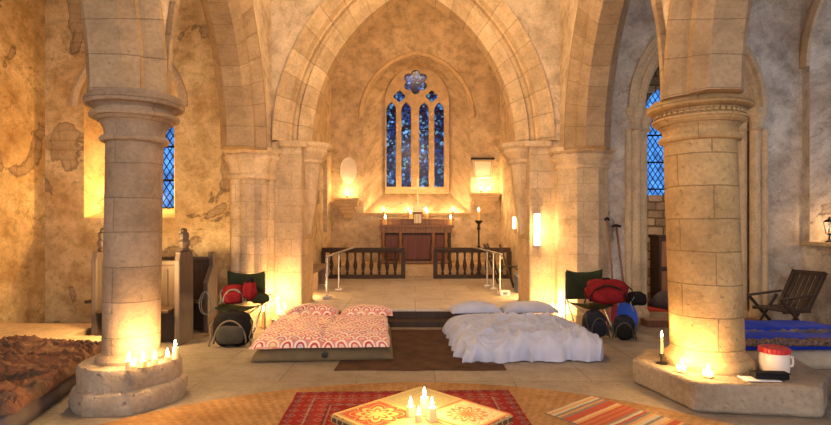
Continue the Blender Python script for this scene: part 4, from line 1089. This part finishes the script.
PBLUE = m_plain('blue_plastic', (.02, .10, .65), .35); PRED = m_plain('red_plastic', (.55, .04, .04), .4)
paddle('canoe paddle with bright blue blade leaning beside the red rucksack', (3.0, 7.30, .012), (3.06, 7.93, 1.50), PBLUE, 0)
paddle('canoe paddle with red blade leaning behind the red rucksack', (2.86, 7.40, .012), (2.76, 7.50, 1.60), PRED, 0)

# ------------------------------------------------------------------ on and by the big slab
t = thing('plastic_jar', 'squat translucent plastic jar with bright red lid on the slab', 'jar', (3.07, 4.45, .245))
b = MB(); b.lathe([(.09, 0), (.108, .012), (.112, .05), (.112, .13), (.106, .16), (.10, .17), (.10, .185), (0, .185)], 32); b.build('jar_body', m_plain('milky_plastic', (.85, .74, .64), .35), t, smooth='auto')
b = MB(); b.lathe([(.108, .165), (.114, .17), (.114, .205), (.106, .212), (.085, .212), (.08, .205), (0, .205)], 32)
for k in range(24):
    a = 2 * PI * k / 24; b.box(-.004, .004, -.004, .004, .17, .205, Matrix.Translation((.114 * math.cos(a), .114 * math.sin(a), 0)))
b.build('lid', PRED, t, smooth='auto')
b = MB(); b.tube([(.118, 0, .13), (.155, 0, .125), (.16, 0, .08), (.155, 0, .05), (.12, 0, .045)], .011, 8); b.build('handle', m_plain('milky_plastic_handle', (.85, .74, .64), .35), t, smooth=True)
b = MB(); b.box(-.17, .10, -.065, .065, 0, .006); o = b.build('paper_sheet', WPAP, loc=(2.83, 4.22, .247)); o.rotation_euler = (0, 0, R_(-4)); tag(o, 'white folded paper lying on the slab beside the golden pillar', 'paper')
t = thing('leather_case', 'small black case lying on the white paper', 'case', (2.87, 4.24, .254), R_(-6))
b = MB(); b.box(-.12, .14, -.06, .06, 0, .045); b.build('case_body', BLACKC, t, bevel=.012)
b = MB(); b.box(-.122, .142, -.064, .02, .045, .055); b.build('flap', BLACKC, t, bevel=.004)
t = thing('duffel_bag', 'dark rounded bag with tan lower half by the end of the slab', 'bag', (3.78, 4.30, 0), R_(20))
lump(.25, .17, .11, 11, .1).build('bag_bottom', m_fabric('tan_canvas', (.42, .29, .15)), t, smooth=True)
o = lump(.25, .18, .12, 12, .1).build('bag_top', NAVY, t, smooth=True); o.location = (0, 0, .15)
b = MB(); b.tube([(-.1, -.18, .2), (-.08, -.2, .3), (.08, -.2, .3), (.1, -.18, .2)], .010, 6); b.build('strap', BLACKC, t, smooth=True)

# recliner chair
PLB = m_plain('dark_brown_plastic', (.055, .04, .035), .35)
t = thing('reclining_chair', 'dark plastic slatted garden recliner in front of the south aisle wall', 'chair', (5.14, 7.3, 0), R_(-76)); t.scale = (.9, .9, .9)
M = Matrix.Translation((0, .22, .36)) @ Matrix.Rotation(R_(-30), 4, 'X')
b = MB(); b.box(-.27, -.22, -.02, .02, 0, .66, M); b.box(.22, .27, -.02, .02, 0, .66, M); b.box(-.27, .27, -.02, .02, .60, .66, M); b.build('back_frame', PLB, t, bevel=.008)
b = MB()
for k in range(5): b.box(-.20 + k * .085, -.14 + k * .085, -.012, .012, .02, .62, M)
b.build('backrest', PLB, t, bevel=.004)
b = MB()
for k in range(7): b.box(-.25, .25, -.26 + k * .07, -.205 + k * .07, .35, .375)
b.box(-.28, -.24, -.27, .24, .33, .38); b.box(.24, .28, -.27, .24, .33, .38); b.build('seat', PLB, t, bevel=.006)
for sx in (-1, 1):
    b = MB(); b.bar((sx * .29, -.34, .55), (sx * .29, .32, .60), .06, .03); b.build('armrest', PLB, t, bevel=.008)
    b = MB(); b.bar((sx * .28, -.34, .55), (sx * .28, .22, 0), .035, .04); b.build('leg', PLB, t, bevel=.006)
    b = MB(); b.bar((sx * .26, .20, .55), (sx * .26, -.26, 0), .035, .04); b.build('leg', PLB, t, bevel=.006)
# aisle plinth board behind the chair
b = MB(); b.box(3.4, 5.1, 7.62, 7.86, 0, .10); tag(b.build('timber_plank', m_wood('red_brown_plank', (.20, .08, .045))), 'flat reddish plank on the floor before the chapel opening', 'plank')

# lantern on the south window sill
t = thing('table_lantern', 'small black candle lantern with clear panes on the south window sill', 'lantern', (5.97, 7.50, 1.251))
b = MB(); b.lathe([(.05, 0), (.055, .015), (.02, .03), (.012, .05), (.012, .10), (.03, .115)], 12); b.lathe([(.075, .29), (.05, .32), (.02, .335), (.015, .36), (0, .37)], 8); b.lathe([(.03, .115), (.045, .125), (.0, .126)], 8)
for k in range(4):
    a = PI / 4 + PI / 2 * k; b.tube([(.04 * math.cos(a), .04 * math.sin(a), .12), (.07 * math.cos(a), .07 * math.sin(a), .29)], .004, 5)
b.build('metal_frame', IRON, t, smooth='auto')
b = MB(); b.lathe([(.038, .127), (.066, .285)], 4, rot=PI / 4); b.build('glass', m_glass_tint('clear_pane', lambda n: (.85, .9, 1)), t)
b = MB(); b.lathe([(.016, .127), (.016, .2), (0, .2)], 10); b.build('candle_stub', WAX, t)
candle('lit candle on the south window sill beside the small lantern', 6.08, 7.42, 1.251, .03, .10, 6, fs=1.4)

# things in the chapel beyond
t = thing('wooden_cupboard', 'small dark cupboard against the rubble wall of the side chapel', 'cupboard', (5.0, 10.35, 0))
b = MB(); b.box(-.24, .24, -.2, .2, 0, 1.25); b.box(-.27, .27, -.22, .22, 1.25, 1.3); b.build('cabinet_body', DWOOD, t, bevel=.01)
for z in (.1, .68):
    b = MB(); b.box(-.2, .2, -.215, -.2, z, z + .5); d_ = b.build('door', BWOOD, t, bevel=.006)
    b = MB(); b.box(.12, .15, -.235, -.215, z + .22, z + .28); b.build('knob', IRON, d_)
t = thing('bedroll', 'rolled dark bedding on the red rug in the side chapel', 'bedding', (4.75, 9.4, .021), R_(20))
soft(.9, .6, .22, 40, 30, folds(.06, 4, 2.2), p=4, e=.5).build('bedding_cloth', m_fabric('slate_bedding', (.08, .075, .10)), t, smooth=True)

# ------------------------------------------------------------------ sky, daylight, camera
W = bpy.data.worlds.new('dusk'); S.world = W; W.use_nodes = True
nt = W.node_tree; nt.nodes.clear()
o_ = nt.nodes.new('ShaderNodeOutputWorld'); bg = nt.nodes.new('ShaderNodeBackground'); tc = nt.nodes.new('ShaderNodeTexCoord'); sp = nt.nodes.new('ShaderNodeSeparateXYZ')
mr = nt.nodes.new('ShaderNodeMapRange'); mr.inputs[1].default_value = -.8; mr.inputs[2].default_value = .35
cr = nt.nodes.new('ShaderNodeValToRGB'); e = cr.color_ramp.elements
e[0].color = (.84, .80, .82, 1); e[1].color = (.20, .36, .66, 1)
nt.links.new(tc.outputs['Generated'], sp.inputs[0]); nt.links.new(sp.outputs[1], mr.inputs[0]); nt.links.new(mr.outputs[0], cr.inputs[0])
nt.links.new(cr.outputs[0], bg.inputs[0]); bg.inputs[1].default_value = SKY_ST
nt.links.new(bg.outputs[0], o_.inputs[0])

# added warm point lights, no modelled source, brightening nave, aisle, chapel and chancel
lamp(0, 5.7, 4.75, KEY, r=.35, col=(1, .66, .34))
lamp(0, 2.6, 3.4, KEY * .22, r=.3, col=(1, .66, .34))
lamp(-3.32, 6.02, 1.0, 75, r=.08, col=(1, .60, .22))
lamp(4.3, 9.2, 1.6, 22, r=.1)
lamp(-1.95, 9.2, .5, 26, r=.08)
lamp(2.05, 9.15, .6, 34, r=.08)
lamp(0, 11.2, 6.9, 110, r=.3, col=(1, .60, .28))
cam = bpy.data.cameras.new('camera'); co = bpy.data.objects.new('camera', cam); COL.objects.link(co)
co.location = (0, 0, 1.5); co.rotation_euler = (PI / 2, 0, 0); cam.sensor_width = 36; cam.lens = 36 * 520 / 831; cam.shift_y = 12.5 / 831; cam.clip_start = .05
S.camera = co
S.view_settings.view_transform = 'Standard'; S.view_settings.look = 'None'; S.view_settings.gamma = 1; S.view_settings.use_curve_mapping = False
S.view_settings.exposure = EXPO
try:
    S.cycles.use_denoising = True; S.cycles.sample_clamp_indirect = 6; S.cycles.max_bounces = 6; S.cycles.diffuse_bounces = 4; S.cycles.transparent_max_bounces = 8
except Exception: pass
